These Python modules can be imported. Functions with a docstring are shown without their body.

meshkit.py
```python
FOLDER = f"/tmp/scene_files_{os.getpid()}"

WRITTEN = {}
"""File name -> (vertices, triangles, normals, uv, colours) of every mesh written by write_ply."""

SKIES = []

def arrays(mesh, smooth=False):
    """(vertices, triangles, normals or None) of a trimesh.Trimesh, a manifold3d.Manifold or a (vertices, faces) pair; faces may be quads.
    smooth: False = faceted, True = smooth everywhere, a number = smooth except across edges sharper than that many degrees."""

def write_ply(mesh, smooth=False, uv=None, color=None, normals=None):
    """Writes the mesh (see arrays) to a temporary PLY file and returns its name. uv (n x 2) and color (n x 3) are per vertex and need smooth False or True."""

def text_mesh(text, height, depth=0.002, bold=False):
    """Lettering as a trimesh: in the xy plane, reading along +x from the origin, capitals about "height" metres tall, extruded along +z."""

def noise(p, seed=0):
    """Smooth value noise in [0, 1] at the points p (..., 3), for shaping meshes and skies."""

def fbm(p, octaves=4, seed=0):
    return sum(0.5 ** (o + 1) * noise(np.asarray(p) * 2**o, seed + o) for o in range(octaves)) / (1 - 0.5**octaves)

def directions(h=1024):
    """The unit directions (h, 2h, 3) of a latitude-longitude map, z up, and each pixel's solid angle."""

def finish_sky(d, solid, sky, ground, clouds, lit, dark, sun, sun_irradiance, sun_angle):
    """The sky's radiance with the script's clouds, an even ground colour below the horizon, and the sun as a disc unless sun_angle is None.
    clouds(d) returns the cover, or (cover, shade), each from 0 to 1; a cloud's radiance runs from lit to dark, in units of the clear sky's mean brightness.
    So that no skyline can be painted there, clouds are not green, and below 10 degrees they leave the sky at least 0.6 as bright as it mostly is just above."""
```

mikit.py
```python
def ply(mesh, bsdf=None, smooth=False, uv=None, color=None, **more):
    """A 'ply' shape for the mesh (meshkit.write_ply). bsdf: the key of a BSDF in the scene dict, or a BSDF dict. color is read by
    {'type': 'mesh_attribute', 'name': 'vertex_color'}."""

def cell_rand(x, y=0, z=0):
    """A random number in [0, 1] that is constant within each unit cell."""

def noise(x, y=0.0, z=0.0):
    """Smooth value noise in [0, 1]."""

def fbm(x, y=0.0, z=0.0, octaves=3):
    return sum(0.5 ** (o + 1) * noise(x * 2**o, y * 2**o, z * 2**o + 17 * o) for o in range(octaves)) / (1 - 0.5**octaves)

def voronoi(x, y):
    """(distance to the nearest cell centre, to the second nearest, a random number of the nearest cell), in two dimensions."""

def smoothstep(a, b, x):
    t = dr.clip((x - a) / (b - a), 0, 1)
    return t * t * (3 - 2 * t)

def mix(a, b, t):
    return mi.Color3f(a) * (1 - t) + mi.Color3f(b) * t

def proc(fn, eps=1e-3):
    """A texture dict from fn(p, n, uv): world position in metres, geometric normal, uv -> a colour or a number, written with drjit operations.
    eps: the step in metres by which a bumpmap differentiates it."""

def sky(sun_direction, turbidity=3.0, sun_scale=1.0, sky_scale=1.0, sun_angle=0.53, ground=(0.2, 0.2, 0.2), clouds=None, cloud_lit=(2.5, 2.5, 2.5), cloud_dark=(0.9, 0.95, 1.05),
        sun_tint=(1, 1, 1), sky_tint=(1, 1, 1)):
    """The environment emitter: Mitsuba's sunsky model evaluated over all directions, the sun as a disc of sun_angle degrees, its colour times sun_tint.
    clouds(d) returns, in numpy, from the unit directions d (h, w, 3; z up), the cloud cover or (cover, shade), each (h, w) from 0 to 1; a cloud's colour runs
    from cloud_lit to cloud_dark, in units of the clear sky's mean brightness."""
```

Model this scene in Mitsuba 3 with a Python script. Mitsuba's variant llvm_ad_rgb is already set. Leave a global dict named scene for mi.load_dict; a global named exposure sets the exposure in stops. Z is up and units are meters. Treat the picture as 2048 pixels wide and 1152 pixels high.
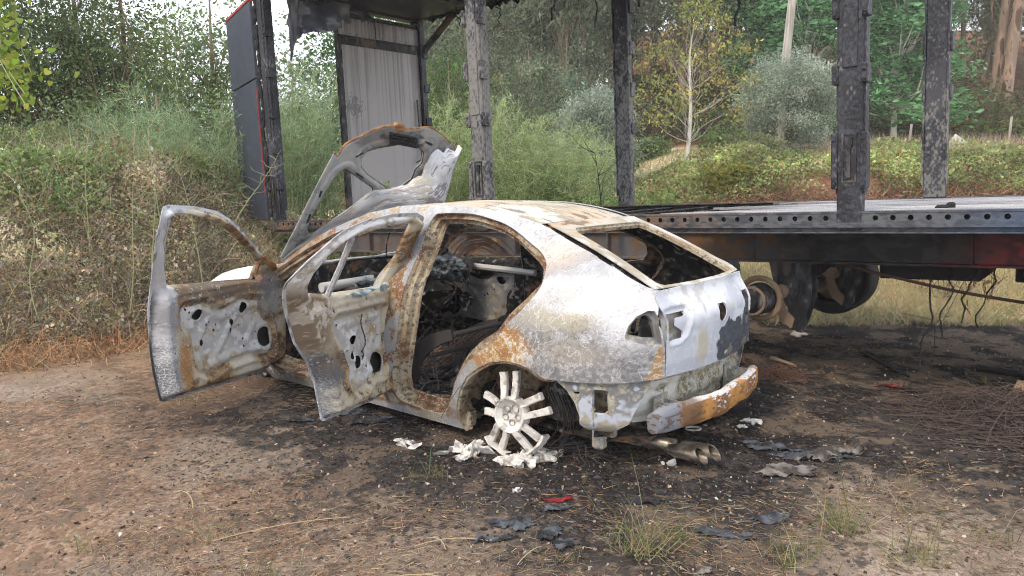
"""A burnt-out hatchback beside a burnt trailer at the edge of a wood, under an overcast sky."""
import math
import numpy as np
import trimesh
import shapely
import drjit as dr
import mitsuba as mi
import mikit
import meshkit
from mikit import noise, fbm, voronoi, smoothstep, mix
from scipy.interpolate import PchipInterpolator as PC
from scipy.spatial import Delaunay, cKDTree
from shapely.geometry import Polygon, LineString, Point

T = mi.ScalarTransform4f
scene, labels = {}, {}

# ---------------------------------------------------------------- camera, sky, exposure
CAM_H, PITCH = 1.54, 0.155
scene['camera'] = {'type': 'perspective', 'fov': 67.25, 'fov_axis': 'x', 'near_clip': 0.05, 'medium': {'type': 'ref', 'id': 'air'}, 'far_clip': 2000.0,
                   'to_world': T().look_at(origin=[0, 0, CAM_H], target=[0, math.cos(PITCH), CAM_H - math.sin(PITCH)], up=[0, 0, 1])}
scene['sky'] = mikit.sky((-0.45, -0.55, 0.8), turbidity=4, sun_scale=0.28, sun_angle=16, clouds=lambda d: 1.0,
                         cloud_lit=(2.42, 2.54, 2.78))
exposure = 2.8

# ---------------------------------------------------------------- helpers
def key_free(name):
    if name not in scene and name not in labels:
        return name
    k = 1
    while f'{name}_{k:03d}' in scene or f'{name}_{k:03d}' in labels:
        k += 1
    return f'{name}_{k:03d}'


def add(name, mesh, bsdf, parent=None, smooth=False, uv=None, color=None, label=None, cat=None, group=None, kind=None, **more):
    """One entry of the scene: a thing, or a part when a parent key is given."""
    key = key_free(name if parent is None else f'{parent}__{name}')
    scene[key] = mikit.ply(mesh, bsdf, smooth=smooth, uv=uv, color=color, **more)
    d = {k: v for k, v in (('label', label), ('category', cat), ('group', group), ('kind', kind)) if v}
    if d:
        labels[key] = d
    return key


def thing(name, label, cat, group=None):
    key = key_free(name)
    labels[key] = {'label': label, 'category': cat}
    if group:
        labels[key]['group'] = group
    return key


class MB:
    """Collects triangles (with colours, with uv) into one mesh."""

    def __init__(self):
        self.v, self.f, self.c, self.uv, self.n = [], [], [], [], 0

    def put(self, v, f, c=None, uv=None):
        v = np.asarray(v, float).reshape(-1, 3)
        f = np.asarray(f, int)
        if f.shape[1] == 4:
            f = np.vstack([f[:, [0, 1, 2]], f[:, [0, 2, 3]]])
        self.v.append(v)
        self.f.append(f + self.n)
        if c is not None:
            self.c.append(np.broadcast_to(np.asarray(c, float), (len(v), 3)))
        if uv is not None:
            self.uv.append(uv)
        self.n += len(v)
        return self

    def box(self, lo, hi, M=None, bev=0.0):
        lo, hi = np.asarray(lo, float), np.asarray(hi, float)
        if bev > 0:
            b = trimesh.convex.convex_hull(np.array([[(lo[i], hi[i])[s[i]] + (0 if i == k else (1 - 2 * s[i]) * bev) for i in range(3)]
                                                     for k in range(3) for s in np.ndindex(2, 2, 2)]))
            v, f = np.array(b.vertices), np.array(b.faces)
        else:
            v = np.array([[(lo[0], hi[0])[a], (lo[1], hi[1])[b], (lo[2], hi[2])[c]] for a in (0, 1) for b in (0, 1) for c in (0, 1)])
            f = np.array([[0, 1, 3], [0, 3, 2], [4, 6, 7], [4, 7, 5], [0, 4, 5], [0, 5, 1], [2, 3, 7], [2, 7, 6], [0, 2, 6], [0, 6, 4], [1, 5, 7], [1, 7, 3]])
        if M is not None:
            v = v @ M[:3, :3].T + M[:3, 3]
        return self.put(v, f)

    def tube(self, pts, rad, sides=6, cap=True, c=None):
        v, f = tube(pts, rad, sides, cap)
        return self.put(v, f, c)

    def mesh(self):
        return np.vstack(self.v), np.vstack(self.f)

    def col(self):
        return np.vstack(self.c)


def tube(pts, rad, sides=6, cap=True):
    P = np.asarray(pts, float)
    n = len(P)
    r = np.broadcast_to(np.asarray(rad, float), (n,))
    t = np.gradient(P, axis=0)
    t /= np.linalg.norm(t, axis=1, keepdims=True) + 1e-12
    a = np.cross(t[0], [0, 0, 1.0])
    if np.linalg.norm(a) < 0.2:
        a = np.cross(t[0], [1.0, 0, 0])
    A = []
    for k in range(n):
        a = a - t[k] * (a @ t[k])
        a = a / (np.linalg.norm(a) + 1e-12)
        A.append(a)
    A = np.array(A)
    B = np.cross(t, A)
    ang = np.arange(sides) * 2 * np.pi / sides
    v = P[:, None] + r[:, None, None] * (np.cos(ang)[None, :, None] * A[:, None] + np.sin(ang)[None, :, None] * B[:, None])
    v = v.reshape(-1, 3)
    i = np.arange(sides)
    j = (i + 1) % sides
    f = [np.stack([k * sides + i, k * sides + j, (k + 1) * sides + j, (k + 1) * sides + i], 1) for k in range(n - 1)]
    f = np.vstack(f)
    f = np.vstack([f[:, [0, 1, 2]], f[:, [0, 2, 3]]])
    if cap:
        v = np.vstack([v, P[:1], P[-1:]])
        m = n * sides
        f = np.vstack([f, np.stack([j, i, 0 * i + m], 1), np.stack([(n - 1) * sides + i, (n - 1) * sides + j, 0 * i + m + 1], 1)])
    return v, f


def smooth_line(pts, n):
    """A smooth curve through the points, n samples."""
    P = np.asarray(pts, float)
    s = np.r_[0, np.cumsum(np.linalg.norm(np.diff(P, axis=0), axis=1))]
    return PC(s, P, axis=0)(np.linspace(0, s[-1], n))


def rot_z(deg):
    c, s = math.cos(math.radians(deg)), math.sin(math.radians(deg))
    return np.array([[c, -s, 0], [s, c, 0], [0, 0, 1.0]])


def extrude(poly, depth):
    """A shapely polygon in xy extruded along +z from 0."""
    m = trimesh.creation.extrude_polygon(poly, depth, engine='earcut')
    return np.array(m.vertices), np.array(m.faces)


def round_poly(pts, r=0.02):
    p = Polygon(pts).buffer(0)
    return p.buffer(-r).buffer(2 * r).buffer(-r, quad_segs=4)


def ring_pts(ring, h):
    """The ring's points, at most h apart, without the closing one."""
    p = np.array(shapely.segmentize(ring, h).coords)[:-1]
    keep = np.ones(len(p), bool)
    d = np.linalg.norm(p - np.roll(p, 1, axis=0), axis=1)
    keep[d < h * 0.2] = False
    return p[keep]


def tri2d(poly, h, seed=1):
    """Points and triangles that fill a shapely polygon with cells of about h; also its boundary rings as lists of point numbers."""
    poly = poly.buffer(0)
    if poly.geom_type != 'Polygon':
        poly = max(poly.geoms, key=lambda g: g.area)
    rings = [ring_pts(r, h) for r in [poly.exterior, *poly.interiors]]
    rings = [r for r in rings if len(r) > 2]
    b = np.vstack(rings)
    x0, y0, x1, y1 = poly.bounds
    gx, gy = np.meshgrid(np.arange(x0, x1 + h, h), np.arange(y0, y1 + h, h * 0.87))
    gx = gx + (np.arange(gx.shape[0]) % 2)[:, None] * h / 2
    g = np.stack([gx.ravel(), gy.ravel()], 1)
    g = g[shapely.contains_xy(poly, g[:, 0], g[:, 1])]
    if len(g):
        g = g[cKDTree(b).query(g)[0] > 0.55 * h]
    p = np.vstack([b, g])
    p = p + np.random.default_rng(seed).normal(0, 1e-6, p.shape)
    t = Delaunay(p).simplices
    c = p[t].mean(1)
    t = t[shapely.contains_xy(poly, c[:, 0], c[:, 1])]
    e1, e2 = p[t[:, 1]] - p[t[:, 0]], p[t[:, 2]] - p[t[:, 0]]
    area = e1[:, 0] * e2[:, 1] - e1[:, 1] * e2[:, 0]
    t = np.where((area < 0)[:, None], t[:, ::-1], t)
    t = t[np.abs(area) > 1e-10]
    ids, at = [], 0
    for r in rings:
        ids.append(np.arange(at, at + len(r)))
        at += len(r)
    return p, t, ids


def panel(poly, fmap, h=0.02, thick=0.004, uvmap=None, both=True):
    """A sheet over a polygon of parameters (u, v): fmap(u, v) -> points. Gives (vertices, triangles), uv: outer face, inner face and the edge between,
    each with its own vertices so that the edges stay crisp under smooth=True."""
    p, t, ids = tri2d(poly, h)
    e = 1e-4
    P = fmap(p[:, 0], p[:, 1])
    N = np.cross(fmap(p[:, 0] + e, p[:, 1]) - fmap(p[:, 0] - e, p[:, 1]), fmap(p[:, 0], p[:, 1] + e) - fmap(p[:, 0], p[:, 1] - e))
    N /= np.linalg.norm(N, axis=1, keepdims=True) + 1e-12
    uv = p if uvmap is None else uvmap(p)
    V, F, UV = [P], [t], [uv]
    if both:
        Q = P - N * thick
        V.append(Q)
        F.append(t[:, ::-1] + len(P))
        UV.append(uv)
        at = 2 * len(P)
        for r in ids:
            k = len(r)
            i = np.arange(k)
            j = (i + 1) % k
            V += [P[r], Q[r]]
            UV += [uv[r], uv[r]]
            F.append(np.vstack([np.stack([at + i, at + k + i, at + j], 1), np.stack([at + j, at + k + i, at + k + j], 1)]))
            at += 2 * k
    return (np.vstack(V), np.vstack(F)), np.vstack(UV)


def loft_ring(ring2d, steps, fmap):
    """Frames round an opening: ring2d (n, 2) in parameters; steps: [(inset, depth)]; fmap(u, v, depth) -> points. One strip per step, own vertices."""
    p = np.asarray(ring2d)
    t = np.roll(p, -1, 0) - np.roll(p, 1, 0)
    nrm = np.stack([-t[:, 1], t[:, 0]], 1)
    nrm /= np.linalg.norm(nrm, axis=1, keepdims=True) + 1e-12
    for _ in range(4):
        nrm = (np.roll(nrm, 1, 0) + nrm + np.roll(nrm, -1, 0)) / 3
    nrm /= np.linalg.norm(nrm, axis=1, keepdims=True) + 1e-12
    if Polygon(p).exterior.is_ccw is False:
        nrm = -nrm
    rows, uvs = [], []
    for inset, depth in steps:
        q = p + nrm * inset
        rows.append(fmap(q[:, 0], q[:, 1], depth))
        uvs.append(q)
    V, F, UV, at = [], [], [], 0
    k = len(p)
    i = np.arange(k)
    j = (i + 1) % k
    for a in range(len(rows) - 1):
        V += [rows[a], rows[a + 1]]
        UV += [uvs[a], uvs[a + 1]]
        F.append(np.vstack([np.stack([at + i, at + j, at + k + i], 1), np.stack([at + j, at + k + j, at + k + i], 1)]))
        at += 2 * k
    return (np.vstack(V), np.vstack(F)), np.vstack(UV)


def join(*parts):
    """Joins (mesh, uv) pairs."""
    V, F, UV, at = [], [], [], 0
    for (v, f), uv in parts:
        V.append(v)
        F.append(np.asarray(f) + at)
        UV.append(uv)
        at += len(v)
    return (np.vstack(V), np.vstack(F)), np.vstack(UV)


def inst(points, base_v, base_f, R, S, offs=0):
    """Many small copies of one mesh: rotations R (n, 3, 3), scales S (n,) or (n, 3), at points (n, 3)."""
    S = np.asarray(S, float)
    if S.ndim == 1:
        S = S[:, None] * np.ones(3)
    v = np.einsum('nij,kj,nj->nki', R, base_v, S) + points[:, None]
    n, k = v.shape[:2]
    f = (np.asarray(base_f)[None] + (np.arange(n) * k)[:, None, None]).reshape(-1, 3)
    return v.reshape(-1, 3), f


def rand_rot(rng, n):
    q = rng.normal(size=(n, 4))
    q /= np.linalg.norm(q, axis=1, keepdims=True)
    w, x, y, z = q.T
    return np.stack([np.stack([1 - 2 * (y * y + z * z), 2 * (x * y - z * w), 2 * (x * z + y * w)], 1),
                     np.stack([2 * (x * y + z * w), 1 - 2 * (x * x + z * z), 2 * (y * z - x * w)], 1),
                     np.stack([2 * (x * z - y * w), 2 * (y * z + x * w), 1 - 2 * (x * x + y * y)], 1)], 1)


LEAF_V = np.array([[0, -0.5, 0], [0.5, 0, 0.08], [0, 0.5, 0], [-0.5, 0, 0.08]])
LEAF_F = np.array([[0, 1, 2], [0, 2, 3]])


def leaves(rng, P, size, aspect=0.5, flat=0.0, droop=0.0, jitter=0.35):
    """Leaf-shaped quads at the points: flat pulls them towards lying flat, droop towards hanging."""
    n = len(P)
    ax = rng.normal(size=(n, 3))
    ax /= np.linalg.norm(ax, axis=1, keepdims=True)
    ax[:, 2] -= droop
    ax[:, 2] *= 1 - flat
    ax /= np.linalg.norm(ax, axis=1, keepdims=True) + 1e-9
    b = rng.normal(size=(n, 3))
    b[:, 2] *= 1 - 0.8 * flat
    b -= ax * (b * ax).sum(1, keepdims=True)
    b /= np.linalg.norm(b, axis=1, keepdims=True) + 1e-9
    c = np.cross(b, ax)
    R = np.stack([b, ax, c], 2)
    s = size * np.exp(rng.normal(0, jitter, n))
    return inst(P, LEAF_V, LEAF_F, R, np.stack([s * aspect, s, s], 1))


def blades(rng, P, D, length, width, bend=0.3, up=0.0):
    """Grass-like blades: bent tapering strips of two segments from P along D."""
    n = len(P)
    D = D / (np.linalg.norm(D, axis=1, keepdims=True) + 1e-9)
    w = np.cross(D, rng.normal(size=(n, 3)))
    w /= np.linalg.norm(w, axis=1, keepdims=True) + 1e-9
    L = np.broadcast_to(length, (n,))[:, None]
    W = np.broadcast_to(width, (n,))[:, None]
    side = np.cross(D, w)
    k = (rng.uniform(-1, 1, (n, 1))) * bend
    m = P + D * L * 0.5 + side * k * L * 0.25
    t = P + D * L + side * k * L + np.array([0, 0, -1.0]) * up * L
    v = np.stack([P - w * W / 2, P + w * W / 2, m + w * W * 0.35, m - w * W * 0.35, t], 1)
    f = np.array([[0, 1, 2], [0, 2, 3], [3, 2, 4]])
    return v.reshape(-1, 3), (f[None] + (np.arange(n) * 5)[:, None, None]).reshape(-1, 3)


def tint(rng, n, per, base, var=0.25, hue=0.12):
    """A colour per copy, repeated for its `per` vertices. base: one colour or a list to pick from."""
    base = np.atleast_2d(base)
    c = base[rng.integers(0, len(base), n)]
    c = c * np.exp(rng.normal(0, var, (n, 1))) * np.exp(rng.normal(0, hue, (n, 3)) * [1, 0.5, 1])
    return np.repeat(np.clip(c, 0.002, 0.95), per, 0)


def pieces(seed, n, lo, hi, flat=0.5):
    """n irregular convex lumps: a list of (vertices, faces) about their own centre."""
    rng = np.random.default_rng(seed)
    out = []
    for _ in range(n):
        p = rng.normal(size=(14, 3)) * rng.uniform(lo, hi) * np.array([1, rng.uniform(0.5, 1), flat])
        h = trimesh.convex.convex_hull(p)
        out.append((np.array(h.vertices), np.array(h.faces)))
    return out
# ---------------------------------------------------------------- materials
WHITE, PALE, GREY, BEIGE = (.80, .81, .84), (.56, .56, .56), (.27, .27, .28), (.43, .38, .28)
TAN, ORANGE, RUST, BROWN, SOOT = (.32, .24, .14), (.43, .21, .06), (.20, .095, .04), (.10, .06, .035), (.022, .021, .022)


def surface(color, rough=0.7, bump=None, bscale=0.0, eps=2e-3, metallic=0.0, spec=0.35):
    b = {'type': 'principled', 'base_color': mikit.proc(color) if callable(color) else {'type': 'rgb', 'value': list(color)},
         'roughness': rough, 'metallic': metallic, 'specular': spec}
    if bump is not None:
        b = {'type': 'bumpmap', 'arbitrary': mikit.proc(bump, eps), 'scale': bscale, 'bsdf': b}
    return {'type': 'twosided', 'bsdf': b}


def spot(u, v, cu, cv, ru, rv, soft=0.35, n=0.0):
    """1 inside an ellipse whose edge is disturbed by n."""
    d = dr.sqrt(dr.square((u - cu) / ru) + dr.square((v - cv) / rv)) + n
    return 1 - smoothstep(1 - soft, 1 + soft, d)


def crackle(u, v, s):
    a = noise(u * s * 0.7, v * s * 0.7, 3.0) - 0.5
    f1, f2, w = voronoi(u * s + a, v * s + a)
    return 1 - smoothstep(0.03, 0.16, f2 - f1)


def body_color(p, n, uv):
    u, v = uv.x, uv.y
    a = fbm(u * 3.2, v * 3.2, 1.0, 4) - 0.5
    b = fbm(u * 15, v * 15, 5.0, 4) - 0.5
    s = noise(u * 150, v * 150, 2.0)
    m = fbm(u * 60, v * 60, 8.0, 3)
    c = mix((.34, .34, .35), (.36, .32, .24), smoothstep(-0.10, 0.22, a + 0.35 * b))
    c = mix(c, (.54, .55, .58), smoothstep(-0.14, 0.16, a + 0.3 * b + (v - 1.0) * 0.6 - u * 0.14) * 0.9)
    # the lower quarter burnt grey under a soft ragged edge
    lowq = smoothstep(0.07, -0.05, v - 0.81 - 0.20 * a - 0.10 * b + u * 0.12) * smoothstep(0.12, -0.05, u + 0.2 * a)
    c = mix(c, mix((.20, .20, .21), (.36, .36, .365), smoothstep(0.25, 0.75, m + 0.5 * b + 0.6 * a)), lowq * 0.92)
    c = mix(c, (.42, .37, .30), spot(u, v, -0.40, 0.72, 0.17, 0.06, 0.6, 1.0 * b + 0.6 * a) * 0.5)
    c = mix(c, (.47, .43, .30), spot(u, v, -0.30, 0.90, 0.20, 0.07, 0.6, 1.0 * b) * 0.7)
    c = mix(c, (.74, .75, .77), spot(u, v, -0.36, 1.0, 0.22, 0.08, 0.3, 0.7 * b))  # bright reflection on the haunch, painted over the ash white
    c = mix(c, (.72, .73, .77), spot(u, v, -0.66, 0.92, 0.13, 0.15, 0.5, 0.9 * b) * 0.95)
    c = mix(c, (.60, .49, .38), spot(u, v, -0.17, 1.19, 0.13, 0.07, 0.7, 0.8 * b) * 0.6)
    w = fbm(u * 9 + v * 9, v * 3 - u * 3, 6.0, 3) - 0.5
    c = mix(c, (.36, .35, .33), smoothstep(0.06, 0.16, w) * smoothstep(0.15, 0.0, dr.abs(v - 1.0)) * smoothstep(0.1, -0.05, u) * 0.6)
    # bare rust over the front of the wheel arch
    o = spot(u, v, 0.06, 0.69, 0.22, 0.125, 0.28, 0.45 * b + 0.3 * a)
    c = mix(c, mix((.40, .21, .075), (.52, .36, .17), smoothstep(0.4, 0.62, m + b)), o)
    c = mix(c, (.66, .65, .62), o * smoothstep(0.62, 0.74, m + 0.7 * b + 0.4 * (v - .69)) * 0.8)
    c = mix(c, (.42, .25, .10), (1 - smoothstep(0.0, 0.004, dr.abs(u + 0.725 + (v - .6) * 0.13 + 0.02 * b) - 0.017 + (v - .6) * 0.085)) * smoothstep(0.76, 0.75, v) * 0.9)
    # sills, pillars and rails: scorched brown and rust
    rail = smoothstep(0.30, 0.75, u + 0.25 * a) * smoothstep(0.95, 1.1, v)
    c = mix(c, mix((.20, .12, .06), (.36, .28, .17), smoothstep(-0.1, 0.12, b)), rail * smoothstep(0.0, 0.14, a + 0.7 * b + 0.08) * 0.9)
    sill = smoothstep(0.42, 0.34, v) * smoothstep(0.3, 0.5, u)
    c = mix(c, mix(RUST, BEIGE, smoothstep(-0.1, 0.1, b)), sill * smoothstep(0.21, 0.24, v) * 0.85)
    pil = smoothstep(0.55, 0.7, u) * smoothstep(1.36, 1.3, v)
    c = mix(c, mix(TAN, RUST, smoothstep(-0.08, 0.1, b)), pil * smoothstep(-0.08, 0.08, 0.6 * a + b) * smoothstep(.3, .4, v))
    c = mix(c, (.05, .045, .04), smoothstep(1.6, 1.9, u) * smoothstep(1.0, 0.8, v) * 0.8)
    # tide lines of ash
    f = (a + 0.35 * b) * 9.0
    f = dr.abs(f - dr.floor(f) - 0.5)
    c = mix(c, (.74, .74, .75), smoothstep(0.07, 0.02, f) * smoothstep(0.35, 0.15, u) * smoothstep(-0.05, 0.08, w + 0.05) * 0.5)
    c = mix(c, (.20, .19, .18), smoothstep(0.5, 0.44, dr.abs(f - 0.28) + 0.36) * smoothstep(0.35, 0.15, u) * 0.10)
    # fine flakes and pits
    t = fbm(u * 170 + 3 * b, v * 170 + 2 * a, 3.3, 3) - 0.5
    c = mix(c, (.72, .72, .73), smoothstep(0.10, 0.28, t + 0.5 * b + 0.3 * (m - .5)) * 0.45)
    return mix(c, c * 0.5, smoothstep(0.08, 0.24, -t - 0.5 * b + 0.2 * a) * 0.55)


def jamb_color(p, n, uv):
    a = fbm(p.x * 6, p.y * 6, p.z * 6, 4) - 0.5
    b = fbm(p.x * 34, p.y * 34, p.z * 34, 3) - 0.5
    s = fbm(p.x * 120, p.y * 120, p.z * 120, 2) - 0.5
    c = mix((.30, .23, .14), (.19, .10, .05), smoothstep(-0.06, 0.16, a + 0.3 * b))
    c = mix(c, (.42, .37, .28), smoothstep(-0.02, 0.14, -a + 0.6 * b) * 0.8)
    c = mix(c, BROWN, smoothstep(0.05, 0.2, b + 0.4 * a + 0.4 * s) * 0.8)
    c = mix(c, (.58, .57, .53), smoothstep(0.12, 0.28, s - 0.7 * b + 0.3 * a) * 0.6)
    return mix(c, SOOT, smoothstep(0.12, 0.24, -b - 0.3 * a + 0.3 * s) * 0.7)


def soot_color(p, n, uv):
    a = fbm(p.x * 5, p.y * 5, p.z * 5, 4) - 0.5
    b = fbm(p.x * 30, p.y * 30, p.z * 30, 2) - 0.5
    c = mix((.012, .012, .013), (.05, .045, .042), smoothstep(-0.15, 0.2, a + b))
    c = mix(c, RUST, smoothstep(0.12, 0.24, a + 0.5 * b) * 0.7)
    return mix(c, (.30, .30, .31), smoothstep(0.17, 0.26, b - 0.5 * a) * 0.5)


def plate_color(p, n, uv):
    """The grey alloy carrier plates in the doors."""
    u, v = uv.x, uv.y
    a = fbm(u * 7, v * 7, p.z * 3, 3) - 0.5
    b = fbm(u * 30, v * 30, 4.0, 3) - 0.5
    c = mix((.42, .42, .42), (.58, .57, .55), smoothstep(-0.2, 0.2, a))
    c = mix(c, BEIGE, smoothstep(0.04, 0.2, a + 0.5 * b) * 0.8)
    c = mix(c, TAN, smoothstep(0.17, 0.27, b + 0.3 * a) * 0.8)
    return mix(c, (.72, .72, .72), smoothstep(0.1, 0.2, -a + b) * 0.7)


def door_color(p, n, uv):
    """Inner shells of the open doors (u under 2: front door; the rear door's u is shifted by 3): ash white rear edge, rust band under the window, tan round the plate."""
    u0, v = uv.x, uv.y
    rear = u0 > 2.0
    u = dr.select(rear, u0 - 3.0, u0)
    a = fbm(u0 * 5, v * 5, 2.0, 4) - 0.5
    b = fbm(u0 * 26, v * 26, 7.3, 4) - 0.5
    s = fbm(u0 * 95, v * 95, 1.7, 2) - 0.5
    c = mix((.50, .46, .37), (.40, .32, .20), smoothstep(-0.12, 0.12, a + 0.5 * b))
    c = mix(c, (.30, .18, .085), smoothstep(0.04, 0.18, a + 0.6 * b + 0.3 * s) * 0.9)
    c = mix(c, (.09, .06, .04), smoothstep(0.06, 0.18, b + 0.5 * a + 0.4 * s) * 0.8)
    band = smoothstep(0.085, 0.05, dr.abs(v - 0.905 + 0.06 * b)) * dr.select(rear, 0.25, 1.0) * smoothstep(1.0, .95, u)
    c = mix(c, mix((.085, .055, .035), (.19, .10, .05), smoothstep(-0.1, 0.15, a + b)), band * 0.85)
    c = mix(c, (.14, .19, .25), spot(u, v, 0.10, 0.80, 0.13, 0.14, 0.6, 1.4 * b) * dr.select(rear, 0.0, 0.55))
    c = mix(c, (.34, .17, .06), spot(u, v, 0.92, 0.52, 0.05, 0.14, 0.4, 1.0 * b) * dr.select(rear, 0.0, 0.85))
    edge = dr.select(rear, smoothstep(0.60, 0.68, u + 0.25 * a + 0.12 * b) * smoothstep(0.78, 0.62, v + 0.3 * a), smoothstep(0.955, 1.0, u + 0.10 * b + 0.05 * a - 0.16 * dr.maximum(v - 0.97, 0)))
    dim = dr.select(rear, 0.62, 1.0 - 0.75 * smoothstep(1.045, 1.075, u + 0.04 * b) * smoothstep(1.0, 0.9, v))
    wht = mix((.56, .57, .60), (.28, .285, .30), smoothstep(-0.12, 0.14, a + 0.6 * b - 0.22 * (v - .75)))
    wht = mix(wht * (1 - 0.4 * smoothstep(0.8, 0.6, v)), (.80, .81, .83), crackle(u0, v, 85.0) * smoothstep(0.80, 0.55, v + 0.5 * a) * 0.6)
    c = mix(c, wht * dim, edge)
    brn = dr.select(rear, smoothstep(0.62, 0.75, u) * smoothstep(0.66, 0.76, v) * smoothstep(1.12, 1.0, v), 0.0)
    c = mix(c, mix((.23, .175, .12), (.46, .41, .34), smoothstep(0.0, 0.1, b - 0.3 * a)), brn)
    top = dr.select(rear, smoothstep(1.0, 1.12, v) * smoothstep(0.12, 0.2, u), 0.0)
    c = mix(c, mix((.74, .74, .74), (.42, .39, .33), smoothstep(0.0, 0.16, b + 0.4 * a)), top * 0.9)
    return mix(c, (.62, .61, .57), smoothstep(0.10, 0.28, s + 0.5 * b - 0.3 * a) * 0.6)


def skin_color(p, n, uv):
    """Outer skins of the doors where their inner side shows: ash white and grey with a net of cracks; soot at the very edge."""
    u, v = uv.x, uv.y
    a = fbm(u * 5, v * 5, 4.0, 4) - 0.5
    b = fbm(u * 22, v * 18, 9.0, 3) - 0.5
    c = mix((.56, .58, .62), (.28, .29, .31), smoothstep(-0.05, 0.15, a + 0.4 * b - (v - 0.75) * 0.25))
    k = crackle(u, v, 80.0)
    c = mix(c, WHITE, k * smoothstep(0.75, 0.5, v) * 0.85)
    c = mix(c, BEIGE, smoothstep(0.08, 0.2, -a + 0.5 * b) * 0.6)
    c = mix(c, (.12, .12, .13), smoothstep(0.12, 0.22, b) * 0.6)
    return mix(c, (.045, .046, .05), smoothstep(0.80, 0.55, v + 0.3 * a) * smoothstep(.98, 1.04, u))


def roof_color(p, n, uv):
    u, v = uv.x, uv.y
    a = fbm(u * 3, v * 3, 1.0, 4) - 0.5
    b = fbm(u * 14, v * 20, 5.0, 3) - 0.5
    w = fbm(u * 3 + b, v * 30 + 3 * a, 2.0, 3) - 0.5
    c = mix((.34, .30, .23), (.48, .44, .37), smoothstep(-0.12, 0.1, a + 0.5 * w))
    c = mix(c, (.46, .30, .17), smoothstep(0.02, 0.2, w + 0.5 * a) * 0.75)
    c = mix(c, (.62, .61, .58), smoothstep(0.03, 0.2, -a + 0.5 * b) * 0.7)
    return mix(c, (.12, .10, .08), smoothstep(0.1, 0.22, w + b - 0.08) * 0.7)


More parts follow.
